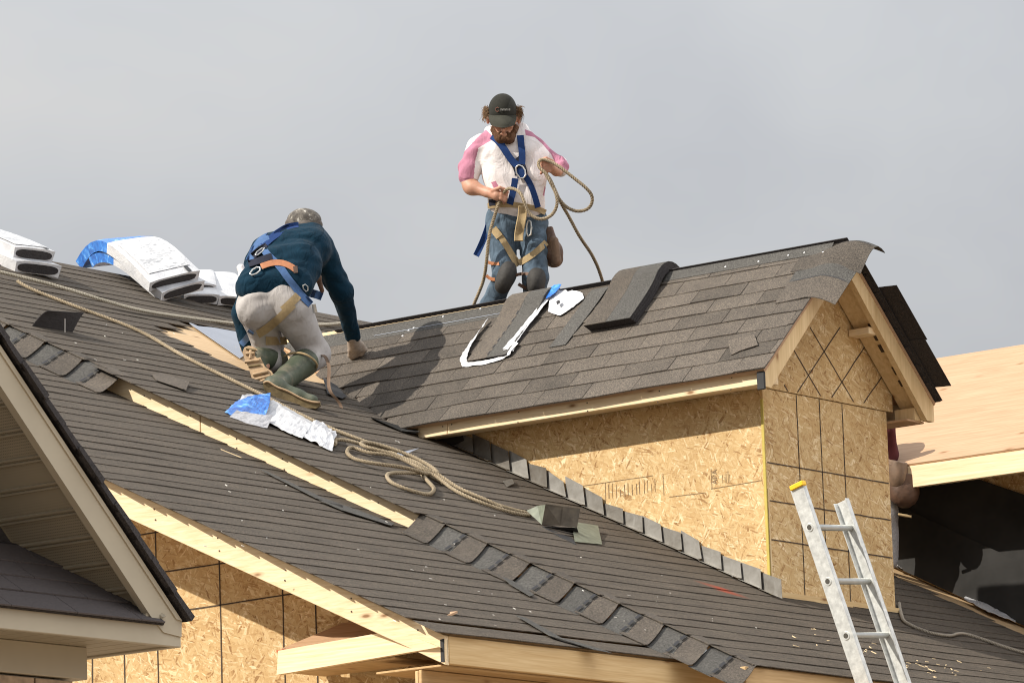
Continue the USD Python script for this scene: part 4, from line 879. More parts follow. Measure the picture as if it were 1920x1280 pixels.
# torn wrapper below the kneeling worker's boot
tw = thing('torn_wrapper', 'crumpled blue and white plastic wrapper below the kneeling worker', 'plastic wrapper')
ol = lambda x, y, h: on_up(x, y, h)
crumple([[ol(438, 776, .012), ol(448, 758, .05), ol(470, 742, .01)], [ol(490, 792, .010), ol(505, 772, .06), ol(522, 762, .012)], [ol(530, 812, .010), ol(545, 797, .06), ol(562, 784, .012)], [ol(565, 828, .012), ol(578, 812, .05), ol(600, 803, .012)]], .022, 23, 40, 14, parent=tw)
crumple([[ol(420, 776, .006), ol(437, 765, .03), ol(455, 756, .03)], [ol(450, 787, .006), ol(462, 772, .066), ol(478, 762, .07)], [ol(494, 790, .03), ol(498, 776, .075), ol(498, 765, .08)]], .03, 31, 22, 12, name='wrapper_end', mat='wrap_blue', parent=tw)
crumple([[ol(430, 783, .004), ol(440, 780, .03)], [ol(470, 797, .004), ol(480, 790, .04)], [ol(500, 805, .004), ol(506, 794, .045)]], .02, 37, 18, 6, name='wrapper_fold', mat='print_grey', parent=tw)
crumple([[ol(566, 824, .01), ol(580, 808, .05), ol(600, 802, .02)], [ol(592, 836, .01), ol(598, 820, .06), ol(615, 812, .02)], [ol(622, 850, .006), ol(622, 836, .04), ol(628, 824, .02)]], .05, 41, 24, 12, parent=tw)
tw2 = thing('torn_wrapper', 'crumpled clear and white plastic wrapper on the bare strip below the black felt', 'plastic wrapper')
crumple([[ol(1806, 1122, .01), ol(1808, 1116, .03)], [ol(1838, 1140, .01), ol(1836, 1106, .09), ol(1832, 1104, .1)][:2], [ol(1870, 1156, .01), ol(1862, 1126, .06)], [ol(1900, 1160, .006), ol(1892, 1138, .03)]], .04, 51, 30, 9, parent=tw2)
crumple([[ol(1806, 1126, .012), ol(1812, 1119, .03)], [ol(1850, 1150, .012), ol(1855, 1143, .03)], [ol(1878, 1160, .012), ol(1880, 1152, .02)], [ol(1903, 1169, .01), ol(1904, 1163, .012)]], .02, 57, 30, 5, name='wrapper_fold', parent=tw2)
tw3 = thing('torn_wrapper', 'small clear plastic wrapper at the foot of the dormer corner', 'plastic wrapper')
crumple([[ol(1676, 1066, .01), ol(1684, 1036, .10)], [ol(1694, 1070, .01), ol(1696, 1050, .07)], [ol(1712, 1070, .006), ol(1710, 1062, .03)]], .04, 61, 16, 8, parent=tw3)
# fallen wood chips and staples
def scatter(name, cat, label, mat, areas, size, flat=.35, on=on_up):
    m = MB()
    for (cx, cy, rx, ry, n) in areas:
        for _ in range(n):
            p = on(cx + rng.uniform(-rx, rx), cy + rng.uniform(-ry, ry), .012); L = size * rng.uniform(.4, 1.6); a = rng.uniform(0, 6.28)
            e = V(math.cos(a), math.sin(a), .5 * math.sin(a)) * L; w = np.cross(N_R, e) * flat * rng.uniform(.4, 1)
            m.prism([p, p + e + w * .3, p + e * .8 + w, p + w * .7], N_R * .003)
    put(name, m.mesh(), mat, label=label, cat=cat, kind='stuff')
simple('chip_wood', (0.72, 0.56, 0.34), .7); simple('fleck', (0.62, 0.60, 0.56), .6)
scatter('wood_chips', 'wood chips', 'pale wood chips scattered on the shingles around the ladder', 'chip_wood', [(1735, 1252, 70, 14, 22), (1525, 1184, 5, 3, 2), (1640, 1215, 40, 12, 10), (1800, 1262, 60, 12, 8), (1500, 1200, 60, 18, 5)], .022)
scatter('roof_flecks', 'debris', 'small pale flecks of paper and staples strewn over the roof', 'fleck', [(420, 560, 300, 40, 0), (300, 640, 200, 40, 14), (900, 940, 260, 110, 16), (1250, 1130, 180, 60, 14)], .014)
scatter('roof_flecks', 'debris', 'small pale flecks strewn over the lower roof slope', 'fleck', [(560, 960, 220, 70, 12), (880, 1120, 160, 60, 16)], .014, on=on_low)
stick = put('wood_sliver', MB().cbox(on_low(414, 848, .014), on_low(451, 863, .014) - on_low(414, 848, .014), V(0, .008, .004), N_R * .004, .001).mesh(), 'chip_wood', label='thin pale wood sliver lying on the lower roof below the step board', cat='wood sliver')

# ------------------------------------------------------------------ ropes on the roof
def rope_mat(name, a, b): 
    return M(name, {'g': ('geometry', {}), 'n': ('noise_texture', {'scale': 120.0, 'detail': 3.0}), 'n2': ('noise_texture', {'scale': 5.0, 'detail': 2.0}), 'ad': ('mix_float', {'fac': .4}), 'r': ramp2(a, b, .35, .65), 'p': ('principled_bsdf', {'roughness': .85})},
             [('g.position', 'n.vector'), ('g.position', 'n2.vector'), ('n.fac', 'ad.a'), ('n2.fac', 'ad.b'), ('ad.result', 'r.fac'), ('r.color', 'p.base_color')])
rope_mat('rope_tan', (0.15, 0.115, 0.07), (0.36, 0.29, 0.195)); rope_mat('rope_pale', (0.30, 0.27, 0.205), (0.56, 0.51, 0.41)); rope_mat('rope_grey', (0.20, 0.175, 0.14), (0.36, 0.32, 0.26))
def rope(name, label, pts, mat, r=.0115, on=on_up, lift=.016, pitch=.055, **kw):
    r = r * .9
    P = [on(q[0], q[1], q[2] if len(q) > 2 else lift) for q in pts]
    return put(name, rope_mesh(P, r, pitch), mat, label=label, cat='rope', smooth=True, **kw)
rope('rope', 'pale twisted safety rope crossing the roof highest, just under the wrapped bundles', [(-60, 511, .05), (0, 526, .05), (45, 537, .05), (100, 551, .05), (225, 582, .03), (325, 598, .02), (437, 612, .02), (520, 615, .02), (601, 614, .02), (632, 612, .02), (642, 609, .02)], 'rope_pale', .0125)
rope('rope', 'tan twisted rope running from the far left down past the boots into the coil', [(30, 536, .03), (55, 547, .02), (100, 564, .016), (150, 583), (250, 621), (325, 662), (425, 713), (500, 750), (575, 788), (650, 820), (737, 852), (775, 868), (800, 893), (837, 914), (880, 932), (940, 954), (985, 967, .02)], 'rope_tan', .012)
rope('rope', 'tangle of tan rope heaped in loops beside the torn wrapper', [(624, 823, .02), (622, 836, .022), (640, 834, .03), (665, 841, .035), (690, 848, .035), (720, 857, .04), (752, 872, .04), (785, 888, .04), (800, 898, .03), (775, 898, .05), (735, 888, .045), (700, 880, .035), (668, 868, .02), (652, 858, .018), (650, 849, .018), (662, 846, .02), (690, 858, .03), (720, 868, .05), (760, 884, .055), (798, 900, .05), (812, 903, .05), (796, 890, .06), (760, 872, .06), (722, 858, .06), (690, 848, .055), (672, 846, .05), (680, 853, .05), (715, 866, .06), (752, 880, .065), (790, 896, .06), (820, 908, .05), (850, 922, .035), (900, 943, .03), (940, 958, .02)], 'rope_tan', .012)
rope('rope', 'open loop of tan rope lying lowest beside the coil', [(790, 886, .03), (787, 897, .03), (800, 908, .02), (811, 920, .018), (808, 929, .018), (790, 931, .018), (762, 923, .018), (740, 914, .018), (725, 902, .018), (724, 896, .018), (736, 893, .02), (760, 896, .03), (785, 899, .04), (800, 902, .045), (840, 922, .03), (880, 940, .02), (930, 958, .018), (994, 970, .018)], 'rope_tan', .012)
rope('rope', 'grey-tan rope snaking over the shingles to the right of the dormer', [(1684, 1136, .02), (1685, 1146, .02), (1690, 1162, .016), (1706, 1176), (1735, 1188), (1760, 1194), (1776, 1196), (1797, 1192), (1818, 1195), (1845, 1204), (1880, 1216), (1930, 1231), (1990, 1247)], 'rope_grey', .0105)
# ------------------------------------------------------------------ people: smooth figures grown round jointed skeletons
class Fig:
    def __init__(s, D): s.D = D
    def J(s, px, py, dd=0.0): return dep(px, py, s.D + dd)
def smin(a, b, k):
    h = np.clip(0.5 + 0.5 * (b - a) / k, 0, 1); return b + (a - b) * h - k * h * (1 - h)
def f_cone(p, a, b, ra, rb):
    ba = b - a; t = np.clip(((p - a) @ ba) / (ba @ ba), 0, 1)
    return np.linalg.norm(p - a - t[:, None] * ba, axis=1) - (ra + (rb - ra) * t)
def f_ell(p, c, ax, r):
    q = (p - c) @ np.asarray(ax).T; r = np.asarray(r); k0 = np.linalg.norm(q / r, axis=1); k1 = np.linalg.norm(q / r ** 2, axis=1) + 1e-9
    return k0 * (k0 - 1) / k1
AX = (R, U, W)
def field(prims):
    """prims: (kind, args, blend) smoothly united in turn; kind 'cut' subtracts the side of a plane"""
    def F(p):
        d = None
        for kind, args, k in prims:
            e = f_cone(p, *args) if kind == 'c' else f_ell(p, *args) if kind == 'e' else None
            if kind == 'cut': d = np.maximum(d, (p - args[0]) @ args[1]); continue
            d = e if d is None else smin(d, e, k)
        return d
    return F
def C(a, b, ra, rb, k=.03): return ('c', (np.asarray(a), np.asarray(b), ra, rb), k)
def E(c, r, k=.03, ax=AX): return ('e', (np.asarray(c), ax, r), k)
def CUT(p, n): n = np.asarray(n, float); return ('cut', (np.asarray(p), n / np.linalg.norm(n)), 0)
def bounds(prims):
    lo, hi = np.full(3, 1e9), np.full(3, -1e9)
    for kind, a, k in prims:
        if kind == 'c':
            for q, r in ((a[0], a[2]), (a[1], a[3])): lo = np.minimum(lo, q - r); hi = np.maximum(hi, q + r)
        elif kind == 'e': m = max(a[2]); lo = np.minimum(lo, a[0] - m); hi = np.maximum(hi, a[0] + m)
    return lo - .04, hi + .04
def surface(F, lo, hi, h=.008):
    """surface nets over the zero set of F, evaluated only in blocks near it"""
    B = 8; n = np.ceil((hi - lo) / h / B).astype(int); N = n * B + 1
    c = np.stack(np.meshgrid(*[np.arange(k) for k in n], indexing='ij'), -1).reshape(-1, 3)
    ctr = lo + (c * B + B / 2) * h; d = F(ctr); near = np.abs(d) < B * h * .87 * 1.25
    D = np.ones(N, np.float32)
    for (i, j, k), v in zip(c[d < 0], d[d < 0]): D[i * B:i * B + B + 1, j * B:j * B + B + 1, k * B:k * B + B + 1] = -1
    o = np.stack(np.meshgrid(*[np.arange(B + 1)] * 3, indexing='ij'), -1).reshape(-1, 3)
    bl = c[near]
    for s0 in range(0, len(bl), 300):
        b = bl[s0:s0 + 300]; idx = (b[:, None] * B + o[None]).reshape(-1, 3); D[idx[:, 0], idx[:, 1], idx[:, 2]] = F(lo + idx * h)
    S = D < 0
    cs = np.zeros(np.array(N) - 1, np.int8)
    for a in (0, 1):
        for b in (0, 1):
            for g in (0, 1): cs += S[a:N[0] - 1 + a, b:N[1] - 1 + b, g:N[2] - 1 + g]
    act = np.argwhere((cs > 0) & (cs < 8)); ids = np.full(cs.shape, -1, np.int64); ids[tuple(act.T)] = np.arange(len(act))
    acc = np.zeros((len(act), 3)); cnt = np.zeros(len(act))
    cor = [(a, b, g) for a in (0, 1) for b in (0, 1) for g in (0, 1)]
    val = {q: D[act[:, 0] + q[0], act[:, 1] + q[1], act[:, 2] + q[2]] for q in cor}
    for q in cor:
        for ax in range(3):
            if q[ax] == 0:
                w = list(q); w[ax] = 1; w = tuple(w); x, y = val[q], val[w]; m = (x < 0) != (y < 0)
                t = np.where(m, x / np.where(m, x - y, 1), 0); pt = np.repeat(np.array([q], float), len(act), 0); pt[:, ax] = t
                acc[m] += pt[m]; cnt[m] += 1
    v = lo + (act + acc / cnt[:, None]) * h
    f = []
    for ax in range(3):
        b, g = [(1, 2), (2, 0), (0, 1)][ax]
        e = np.argwhere(np.diff(S.astype(np.int8), axis=ax) != 0); e = e[(e[:, b] > 0) & (e[:, g] > 0) & (e[:, b] < cs.shape[b]) & (e[:, g] < cs.shape[g])]
        if not len(e): continue
        fl = S[tuple(e.T)]
        q = []
        for db, dg in ((-1, -1), (0, -1), (0, 0), (-1, 0)):
            w = e.copy(); w[:, b] += db; w[:, g] += dg; q.append(ids[tuple(w.T)])
        q = np.stack(q, 1); q[~fl] = q[~fl][:, ::-1]; f.append(q[(q >= 0).all(1)])
    f = np.vstack(f); return v, np.vstack([f[:, [0, 1, 2]], f[:, [0, 2, 3]]])
def relax(v, f, it=2):
    m = trimesh.Trimesh(v.copy(), f, process=False); trimesh.smoothing.filter_taubin(m, .5, .52, it); w = np.asarray(m.vertices)
    return np.where(np.linalg.norm(w - v, axis=1, keepdims=True) < .012, w, v)
def normals(v, f): return trimesh.Trimesh(v, f, process=False).vertex_normals
def cloth(prims, h=.008, wr=.005, fr=9.0, seed=1, ani=(1, 1, .45), soft=False):
    F = field(prims); lo, hi = bounds(prims); v, f = surface(F, lo, hi, h); v = relax(v, f, 2); n = normals(v, f)
    q = v * np.array(ani) * fr; w = np.abs(meshkit.fbm(q + (meshkit.fbm(v * 5, 2, seed + 4)[:, None] - .5) * 2.2, 3, seed) - .5) * 2
    if soft: w = meshkit.fbm(q * .8 + (meshkit.fbm(v * 4, 2, seed + 4)[:, None] - .5) * 1.5, 2, seed) * 1.2 + .35 * np.sin((v @ np.array([.4, .7, 1.0])) * 75 + meshkit.fbm(v * 6, 2, seed + 8) * 9) * np.clip(meshkit.noise(v * 5, seed + 2) * 2 - .8, 0, 1) - .3
    return v + n * ((w - .3) * wr)[:, None], f
def pix(v):
    q = np.asarray(v) + ZB - CAM; w = q @ W; return np.stack([960 + FOC * (q @ R) / w, 640 - FOC * (q @ U) / w], 1)
def in_poly(p, poly):
    import shapely, shapely.geometry as sg
    return shapely.contains_xy(sg.Polygon(poly), p[:, 0], p[:, 1])
def submesh(v, f, m):
    f = f[m]; u, inv = np.unique(f, return_inverse=True); return v[u], inv.reshape(-1, 3)
def trace(F, px, py, D0, D1, last=None):
    """first point of the figure met along a line of sight"""
    d = ray(px, py); t = D0
    for _ in range(80):
        e = F((CAM + d * t - ZB)[None])[0]
        if e < .0015: return t
        t += max(e * .9, .001)
        if t > D1: return last
    return t
def ribbon(F, fig, pts, width, mat, name, parent, off=.006, t=.003, closed_dd=None, cols=5, rng_=(.8, .6)):
    P = spline(np.array([[q[0], q[1], 0] for q in pts], float), max(6, int(plen([[q[0], q[1], 0] for q in pts]) / 3.5)))[:, :2]
    T = np.gradient(P, axis=0); T /= np.linalg.norm(T, axis=1, keepdims=True); Nn = np.stack([-T[:, 1], T[:, 0]], 1)
    Dm = np.zeros((len(P), cols)); last = fig.D
    cc = [trace(F, p[0], p[1], fig.D - rng_[0], fig.D + rng_[1]) for p in P]
    good = [c for c in cc if c is not None]; last = good[0] if good else fig.D
    out = []
    for i, p in enumerate(P):
        c0 = cc[i] if cc[i] is not None else last; last = c0; row = []
        for w in np.linspace(-.5, .5, cols):
            q = p + Nn[i] * width * w; tt = trace(F, q[0], q[1], fig.D - rng_[0], fig.D + rng_[1])
            if tt is None or abs(tt - c0) > .05: tt = c0
            Dm[i, cols // 2 + int(round(w * (cols - 1)))] = tt; row.append(q)
        out.append(row)
    for _ in range(3): Dm[1:-1] = (Dm[:-2] + Dm[1:-1] * 2 + Dm[2:]) / 4
    G = np.array([[dep(q[0], q[1], Dm[i, j] - off) for j, q in enumerate(r)] for i, r in enumerate(out)])
    return put(name, MB().sheet(G, t, -W).mesh(), mat, parent, smooth=40)
def fabric(name, col, rough=.9, vary=.12, scale=22, fine=260, bump=.3, fold=0.0):
    a = tuple(c * (1 - vary) for c in col); b = tuple(min(1, c * (1 + vary)) for c in col)
    n = {'g': ('geometry', {}), 'n': ('noise_texture', {'scale': scale, 'detail': 5.0, 'roughness': .65}), 'r': ramp2(a, b), 'n2': ('noise_texture', {'scale': fine, 'detail': 3.0}),
        'b': ('bump', {'strength': bump, 'distance': .003}), 'p': ('principled_bsdf', {'roughness': rough, 'specular_ior_level': .15, 'sheen_weight': .03})}
    l = [('g.position', 'n.vector'), ('n.fac', 'r.fac'), ('r.color', 'p.base_color'), ('g.position', 'n2.vector'), ('n2.fac', 'b.height'), ('b.normal', 'p.normal')]
    if fold:
        n.update({'mf': ('mapping', {'scale': (13.0, 13.0, 8.0), 'rotation': (.5, .3, .2)}), 'nf': ('noise_texture', {'scale': 1.0, 'detail': 3.0, 'roughness': .45, 'distortion': 1.1}), 'bf': ('bump', {'strength': fold, 'distance': .035})})
        l += [('g.position', 'mf.vector'), ('mf.vector', 'nf.vector'), ('nf.fac', 'bf.height'), ('bf.normal', 'b.normal')]
    return M(name, n, l)
fabric('cloth_white', (0.72, 0.68, 0.68), vary=.05, fold=.38); fabric('cloth_pink', (0.44, 0.19, 0.27), vary=.08, fold=.5); fabric('denim', (0.080, 0.115, 0.155), vary=.35, scale=14, fold=.6)
fabric('cloth_navy', (0.0025, 0.022, 0.042), vary=.15, fold=.5); fabric('cloth_sweat', (0.40, 0.378, 0.366), vary=.06, fold=.33); fabric('webbing_blue', (0.016, 0.042, 0.14), vary=.12, scale=60, bump=.5)
fabric('webbing_lightblue', (0.065, 0.125, 0.26), vary=.12, scale=60, bump=.5); fabric('webbing_tan', (0.36, 0.27, 0.15), vary=.15, scale=50, bump=.5); fabric('webbing_dark', (0.02, 0.022, 0.035), vary=.2)
simple('leather_orange', (0.38, 0.15, 0.065), .55, vary=.2, scale=30, bump=.3); simple('leather_brown', (0.095, 0.05, 0.03), .6, vary=.35, scale=14, bump=.4); simple('leather_tan', (0.145, 0.09, 0.055), .65, vary=.3, scale=14, bump=.4)
simple('knee_pad', (0.028, 0.026, 0.024), .75, vary=.3, scale=60, bump=.4); M('rubber_green', {'g': ('geometry', {}), 'n': ('noise_texture', {'scale': 7.0, 'detail': 6.0, 'roughness': .7}), 'r': ('rgb_ramp', {'ramp': [(.35, (0.040, 0.052, 0.032)), (.52, (0.062, 0.074, 0.048)), (.66, (0.15, 0.135, 0.095))]}), 'b': ('bump', {'strength': .2, 'distance': .006}), 'p': ('principled_bsdf', {'roughness': .55})}, [('g.position', 'n.vector'), ('n.fac', 'r.fac'), ('r.color', 'p.base_color'), ('n.fac', 'b.height'), ('b.normal', 'p.normal')]); simple('sole_tan', (0.42, 0.29, 0.17), .7, vary=.3, scale=16, bump=.4)
simple('sole_mud', (0.17, 0.125, 0.06), .8, vary=.45, scale=16, bump=.4); fabric('cap_dark', (0.026, 0.026, 0.022), vary=.2); fabric('cap_brim', (0.045, 0.045, 0.036), vary=.15)
M('skin', {'g': ('geometry', {}), 'n': ('noise_texture', {'scale': 16.0, 'detail': 4.0}), 'r': ramp2((0.36, 0.17, 0.105), (0.50, 0.275, 0.19)), 'p': ('principled_bsdf', {'roughness': .55, 'subsurface_weight': .08})}, [('g.position', 'n.vector'), ('n.fac', 'r.fac'), ('r.color', 'p.base_color')])
fabric('hair_brown', (0.20, 0.125, 0.07), vary=.4, scale=60); fabric('beard_red', (0.095, 0.048, 0.026), vary=.35, scale=90, fine=400, bump=.8); fabric('glove', (0.34, 0.28, 0.23), vary=.25, scale=40)
M('beanie_knit', {'g': ('geometry', {}), 'n': ('noise_texture', {'scale': 17.0, 'detail': 4.0, 'roughness': .7}), 'r': ('rgb_ramp', {'ramp': [(.42, (0.07, 0.062, 0.055)), (.56, (0.15, 0.135, 0.115)), (.62, (0.46, 0.44, 0.40))]}), 'p': ('principled_bsdf', {'roughness': .95})}, [('g.position', 'n.vector'), ('n.fac', 'r.fac'), ('r.color', 'p.base_color')])
fabric('beanie_band', (0.115, 0.10, 0.09), vary=.2, scale=60); simple('buckle_steel', (0.55, 0.55, 0.53), .3, .85)

def limb_hand(fig, wrist, palm, fingers, thumb, pr=.034):
    pr_ = [C(wrist, palm, .026, pr, .02)]
    for a, b, c in fingers: pr_ += [C(a, b, .0105, .0098, .006), C(b, c, .0098, .0085, .006)]
    pr_ += [C(thumb[0], thumb[1], .013, .011, .008), C(thumb[1], thumb[2], .011, .009, .006)]
    return pr_

# --- the standing worker
A = Fig(28.95); J = A.J
man = thing('person', 'standing worker in white and pink hooded top, black cap and jeans, gathering a rope', 'person')
hA = limb_hand(A, J(914, 361, -.09), J(932, 366, -.14), [(J(942 - i * 1.2, 356 + 5.5 * i, -.165), J(951 - i * 1.5, 360 + 5.6 * i, -.16), J(949 - i * 1.5, 366 + 5 * i, -.128)) for i in range(4)], (J(924, 357, -.15), J(937, 352, -.175), J(948, 355, -.175)))
hB = limb_hand(A, J(1043, 321, -.14), J(1033, 314, -.20), [(J(1030, 301 + 6.6 * i, -.225), J(1018, 302 + 6.6 * i, -.236), J(1014, 307 + 6.2 * i, -.205)) for i in range(4)], (J(1036, 303, -.22), J(1024, 297, -.235), J(1014, 299, -.225)), .033)
body = [C(J(944, 214, .02), J(945, 246, -.04), .088, .062, .03), C(J(946, 248, -.05), J(946, 256, -.075), .045, .035, .03), E(J(943.5, 244, -.125), (.013, .016, .018), .012), C(J(930, 236, -.10), J(958, 236, -.10), .016, .016, .02),
        C(J(938, 251.5, -.108), J(950, 251.5, -.108), .007, .007, .008), E(J(915, 224, .02), (.012, .03, .02), .01), E(J(973, 224, .02), (.012, .03, .02), .01),
        C(J(947, 245, .02), J(955, 272, .05), .058, .062, .03), C(J(938, 290, .03), J(986, 290, .03), .088, .088, .05), C(J(947, 370, .02), J(988, 372, .02), .085, .085, .06), C(J(900, 276, .02), J(878, 330, .03), .05, .043), C(J(876, 334, .03), J(885, 352, -.02), .043, .043), C(J(882, 350, 0), J(914, 361, -.09), .044, .028),
        C(J(1001, 281, .03), J(1047, 313, .02), .045, .040), C(J(1050, 318, .02), J(1043, 321, -.14), .042, .029), C(J(950, 412, .03), J(988, 412, .03), .07, .07, .05), C(J(942, 428, .02), J(947, 512, -.07), .06, .045), C(J(947, 514, -.085), J(920, 578, .03), .05, .045), C(J(920, 578, .03), J(893, 690, .1), .045, .04), C(J(995, 425, .03), J(1003, 520, -.07), .06, .045), C(J(1003, 522, -.07), J(1000, 692, .12), .045, .04)] + hA + hB
F = field(body); lo, hi = bounds(body); v, f = surface(F, lo, hi, .0058); put('body', (relax(v, f, 1), f), 'skin', man, smooth=True)
hood = [C(J(936, 290, .02), J(992, 290, .02), .120, .116, .05), C(J(940, 330, .0), J(992, 332, .0), .115, .115, .06), C(J(946, 368, -.01), J(989, 370, -.01), .106, .106, .06), C(J(944, 384, 0), J(992, 386, 0), .096, .098, .03),
        C(J(908, 268, .03), J(984, 262, .03), .062, .066, .04), C(J(897, 278, .03), J(880, 318, .03), .070, .066, .03), C(J(880, 316, .03), J(877, 331, .02), .068, .058, .02), C(J(1003, 279, .03), J(1046, 311, .02), .068, .056, .03), C(J(1046, 310, .02), J(1051, 316, -.02), .056, .052, .02),
        C(J(920, 254, .04), J(936, 264, -.06), .034, .026, .025), C(J(974, 248, .05), J(962, 262, -.05), .042, .026, .025), C(J(922, 250, .09), J(976, 246, .09), .05, .055, .03), C(J(936, 265, -.06), J(962, 263, -.05), .02, .02, .02)]
Fh = field(hood); v, f = cloth(hood, .005, .020, 8.0, 3, (1.2, 1.2, .5), True)
z3 = lambda L: [(860 + x / 5.332, 160 + y / 5.332) for x, y in L]
pc = pix(v[f].mean(1))
pink = in_poly(pc, z3([(270, 440), (330, 500), (345, 540), (200, 625), (165, 760), (150, 930), (-60, 990), (-60, 800), (30, 690), (170, 540)])) | in_poly(pc, z3([(660, 440), (800, 490), (930, 640), (1030, 700), (1120, 800), (1080, 870), (960, 770), (925, 690), (840, 590), (760, 520), (670, 500)])) | in_poly(pc, z3([(860, 1010), (900, 1060), (890, 1120), (840, 1100)])) | in_poly(pc, z3([(325, 970), (370, 955), (405, 1020), (350, 1030)]))
put('hooded_top', submesh(v, f, ~pink), 'cloth_white', man, smooth=True); put('pink_sleeves', submesh(v, f, pink), 'cloth_pink', man, smooth=True)
jeans = [C(J(943, 410, .02), J(996, 412, .02), .100, .102, .05), C(J(940, 428, .01), J(946, 512, -.08), .095, .072, .03), C(J(946, 514, -.085), J(920, 578, .03), .070, .064, .03), C(J(920, 578, .03), J(894, 685, .10), .068, .066, .03),
         C(J(997, 428, .01), J(1004, 520, -.08), .092, .074, .03), C(J(1003, 522, -.085), J(1001, 690, .12), .076, .066, .03)]
Fj = field(jeans); v, f = cloth(jeans, .0075, .015, 9.0, 8, (.7, .7, 1.8), True); put('jeans', (v, f), 'denim', man, smooth=True)
for (a, b, t_) in (((893, 692, .10), (887, 702, -.02), 1), ((1001, 697, .12), (1004, 708, .0), 2)):
    bt = [C(J(a[0], a[1] - 8, a[2]), J(*a), .05, .048), C(J(*a), J(*b), .045, .04, .03)]; v, f = cloth(bt, .009, .002); put('boot', (v, f), 'leather_brown', man, smooth=True)
cap = [E(J(942.5, 208, .01), (.087, .106, .108), .02), CUT(J(943, 219, 0), -U * 1.0 + W * .35)]
v, f = cloth(cap, .006, .002, 6); capp = put('cap', (v, f), 'cap_dark', man, smooth=True)
G = []
for u in np.linspace(0, 1, 8):
    row = []
    for w in np.linspace(-1, 1, 13):
        hw = 26.5 - 4.5 * u ** 2; yy = 213.5 + 26 * u * (1 - .30 * w * w) + 3.0 * w * w; row.append(J(942.5 + hw * w, yy, -.082 - .075 * math.sin(u * 1.5) + .055 * w * w))
    G.append(row)
put('brim', MB().sheet(G, .004, -W).mesh(), 'cap_brim', capp, smooth=True)
simple('stitch_white', (.20, .20, .19), .8); simple('stitch_red', (.16, .06, .04), .8)
fc = lambda px, py: dep(px, py, trace(field(cap), px, py, 28.3, 29.6, 28.85) - .004)
for i in range(7): 
    a = fc(938.5 + i * 2.7, 207.5); put('cap_emblem', MB().box(a, R * .0062, U * (.010 if i % 2 else .013), W * .0025).mesh(), 'stitch_white', capp)
put('cap_emblem', MB().tube([fc(932.5 + 3.0 * math.cos(q), 205.5 + 4 * math.sin(q)) for q in np.linspace(.6, 5.6, 12)], .0022, 6).mesh(), 'stitch_red', capp)
hm = MB()
hr = np.random.default_rng(5)
for (cx, cy, sx) in ((911, 212, -1), (974, 211, 1)):
    for _ in range(260):
        p = J(cx - sx * 3 + hr.uniform(-5, 5), cy + hr.uniform(-9, 8), hr.uniform(-.03, .08)); d = R * sx * hr.uniform(.003, .017) + U * hr.uniform(-.02, .018); L_ = hr.uniform(.5, 1.2)
        hm.tube(spline([p, p + d * L_ + U * .004, p + d * 1.5 * L_ - U * hr.uniform(.0, .03) + R * sx * hr.uniform(-.012, .008)], 6), np.linspace(.0015, .0008, 6), 3)
    put('hair', hm.mesh(), 'hair_brown', man, smooth=True); hm = MB()
beard = [C(J(927, 243, -.045), J(938, 260, -.085), .026, .030, .02), C(J(938, 260, -.085), J(955, 260, -.085), .031, .030, .02), C(J(955, 260, -.085), J(965, 240, -.045), .030, .026, .02), C(J(936, 248.5, -.107), J(952, 248.5, -.107), .008, .008, .01)]
v, f = cloth(beard, .005, .010, 60, 4); put('beard', (v, f), 'beard_red', man, smooth=True)
FA = lambda p: np.minimum(Fh(p), Fj(p))
rb = lambda pts, w, mat, name='harness_strap', off=.013, **k: ribbon(FA, A, pts, w, mat, name, man, off, **k)
zz = lambda x, y: (860 + x / 5.332, 160 + y / 5.332); zk_ = lambda x, y: (860 + x / 5.818, 370 + y / 5.818)
rb([zz(330, 505), zz(400, 565), zz(470, 660), zz(540, 760), zz(590, 800)], 13, 'webbing_blue'); rb([zz(618, 500), zz(625, 590), zz(635, 700), zz(630, 790)], 12.5, 'webbing_blue')
rb([zz(640, 900), zz(565, 930), zz(555, 1000), zz(540, 1080), zz(510, 1190)][1:], 12, 'webbing_blue'); rb([zz(640, 880), zz(700, 960), zz(745, 1060), zz(795, 1220)], 11, 'webbing_blue')
rb([zz(560, 740), zz(600, 800), zz(625, 900)], 24, 'webbing_dark', 'chest_plate', .012); rb([zz(590, 835), zz(625, 880), zz(630, 930)], 17, 'webbing_blue', 'chest_pad', .016)
def ring(F, fig, pts, r, mat, name, parent, off=.02):
    P = []; last = fig.D
    for q in pts:
        t_ = trace(F, q[0], q[1], fig.D - .6, fig.D + .5, last); last = t_; P.append(dep(q[0], q[1], t_ - off))
    P = np.array(P); P = (np.roll(P, 1, 0) + 2 * P + np.roll(P, -1, 0)) / 4; P = np.vstack([P, P[:1], P[1:2]])
    put(name, MB().tube(P, r, 8).mesh(), mat, parent, smooth=True)
ring(FA, A, [zz(x, y) for x, y in ((555, 800), (600, 793), (640, 800), (668, 850), (680, 900), (650, 938), (610, 935), (575, 895))], .0052, 'buckle_steel', 'chest_ring', man)
rb([zk_(315, 95), zk_(420, 85), zk_(560, 80), zk_(700, 95), zk_(830, 120), zk_(950, 165)], 10, 'webbing_tan', 'belt', .010)
rb([zk_(330, 60), zk_(400, 55)], 12, 'webbing_dark', 'belt_pad', .009)
rb([zk_(395, 350), zk_(470, 450), zk_(560, 590), zk_(655, 745)], 11.5, 'webbing_tan', 'leg_strap', .008); rb([zk_(960, 490), zk_(860, 580), zk_(760, 655), zk_(655, 715)], 11.5, 'webbing_tan', 'leg_strap', .009)
rb([zk_(375, 340), zk_(445, 430)], 14, 'webbing_tan', 'leg_buckle', .016, t=.006)
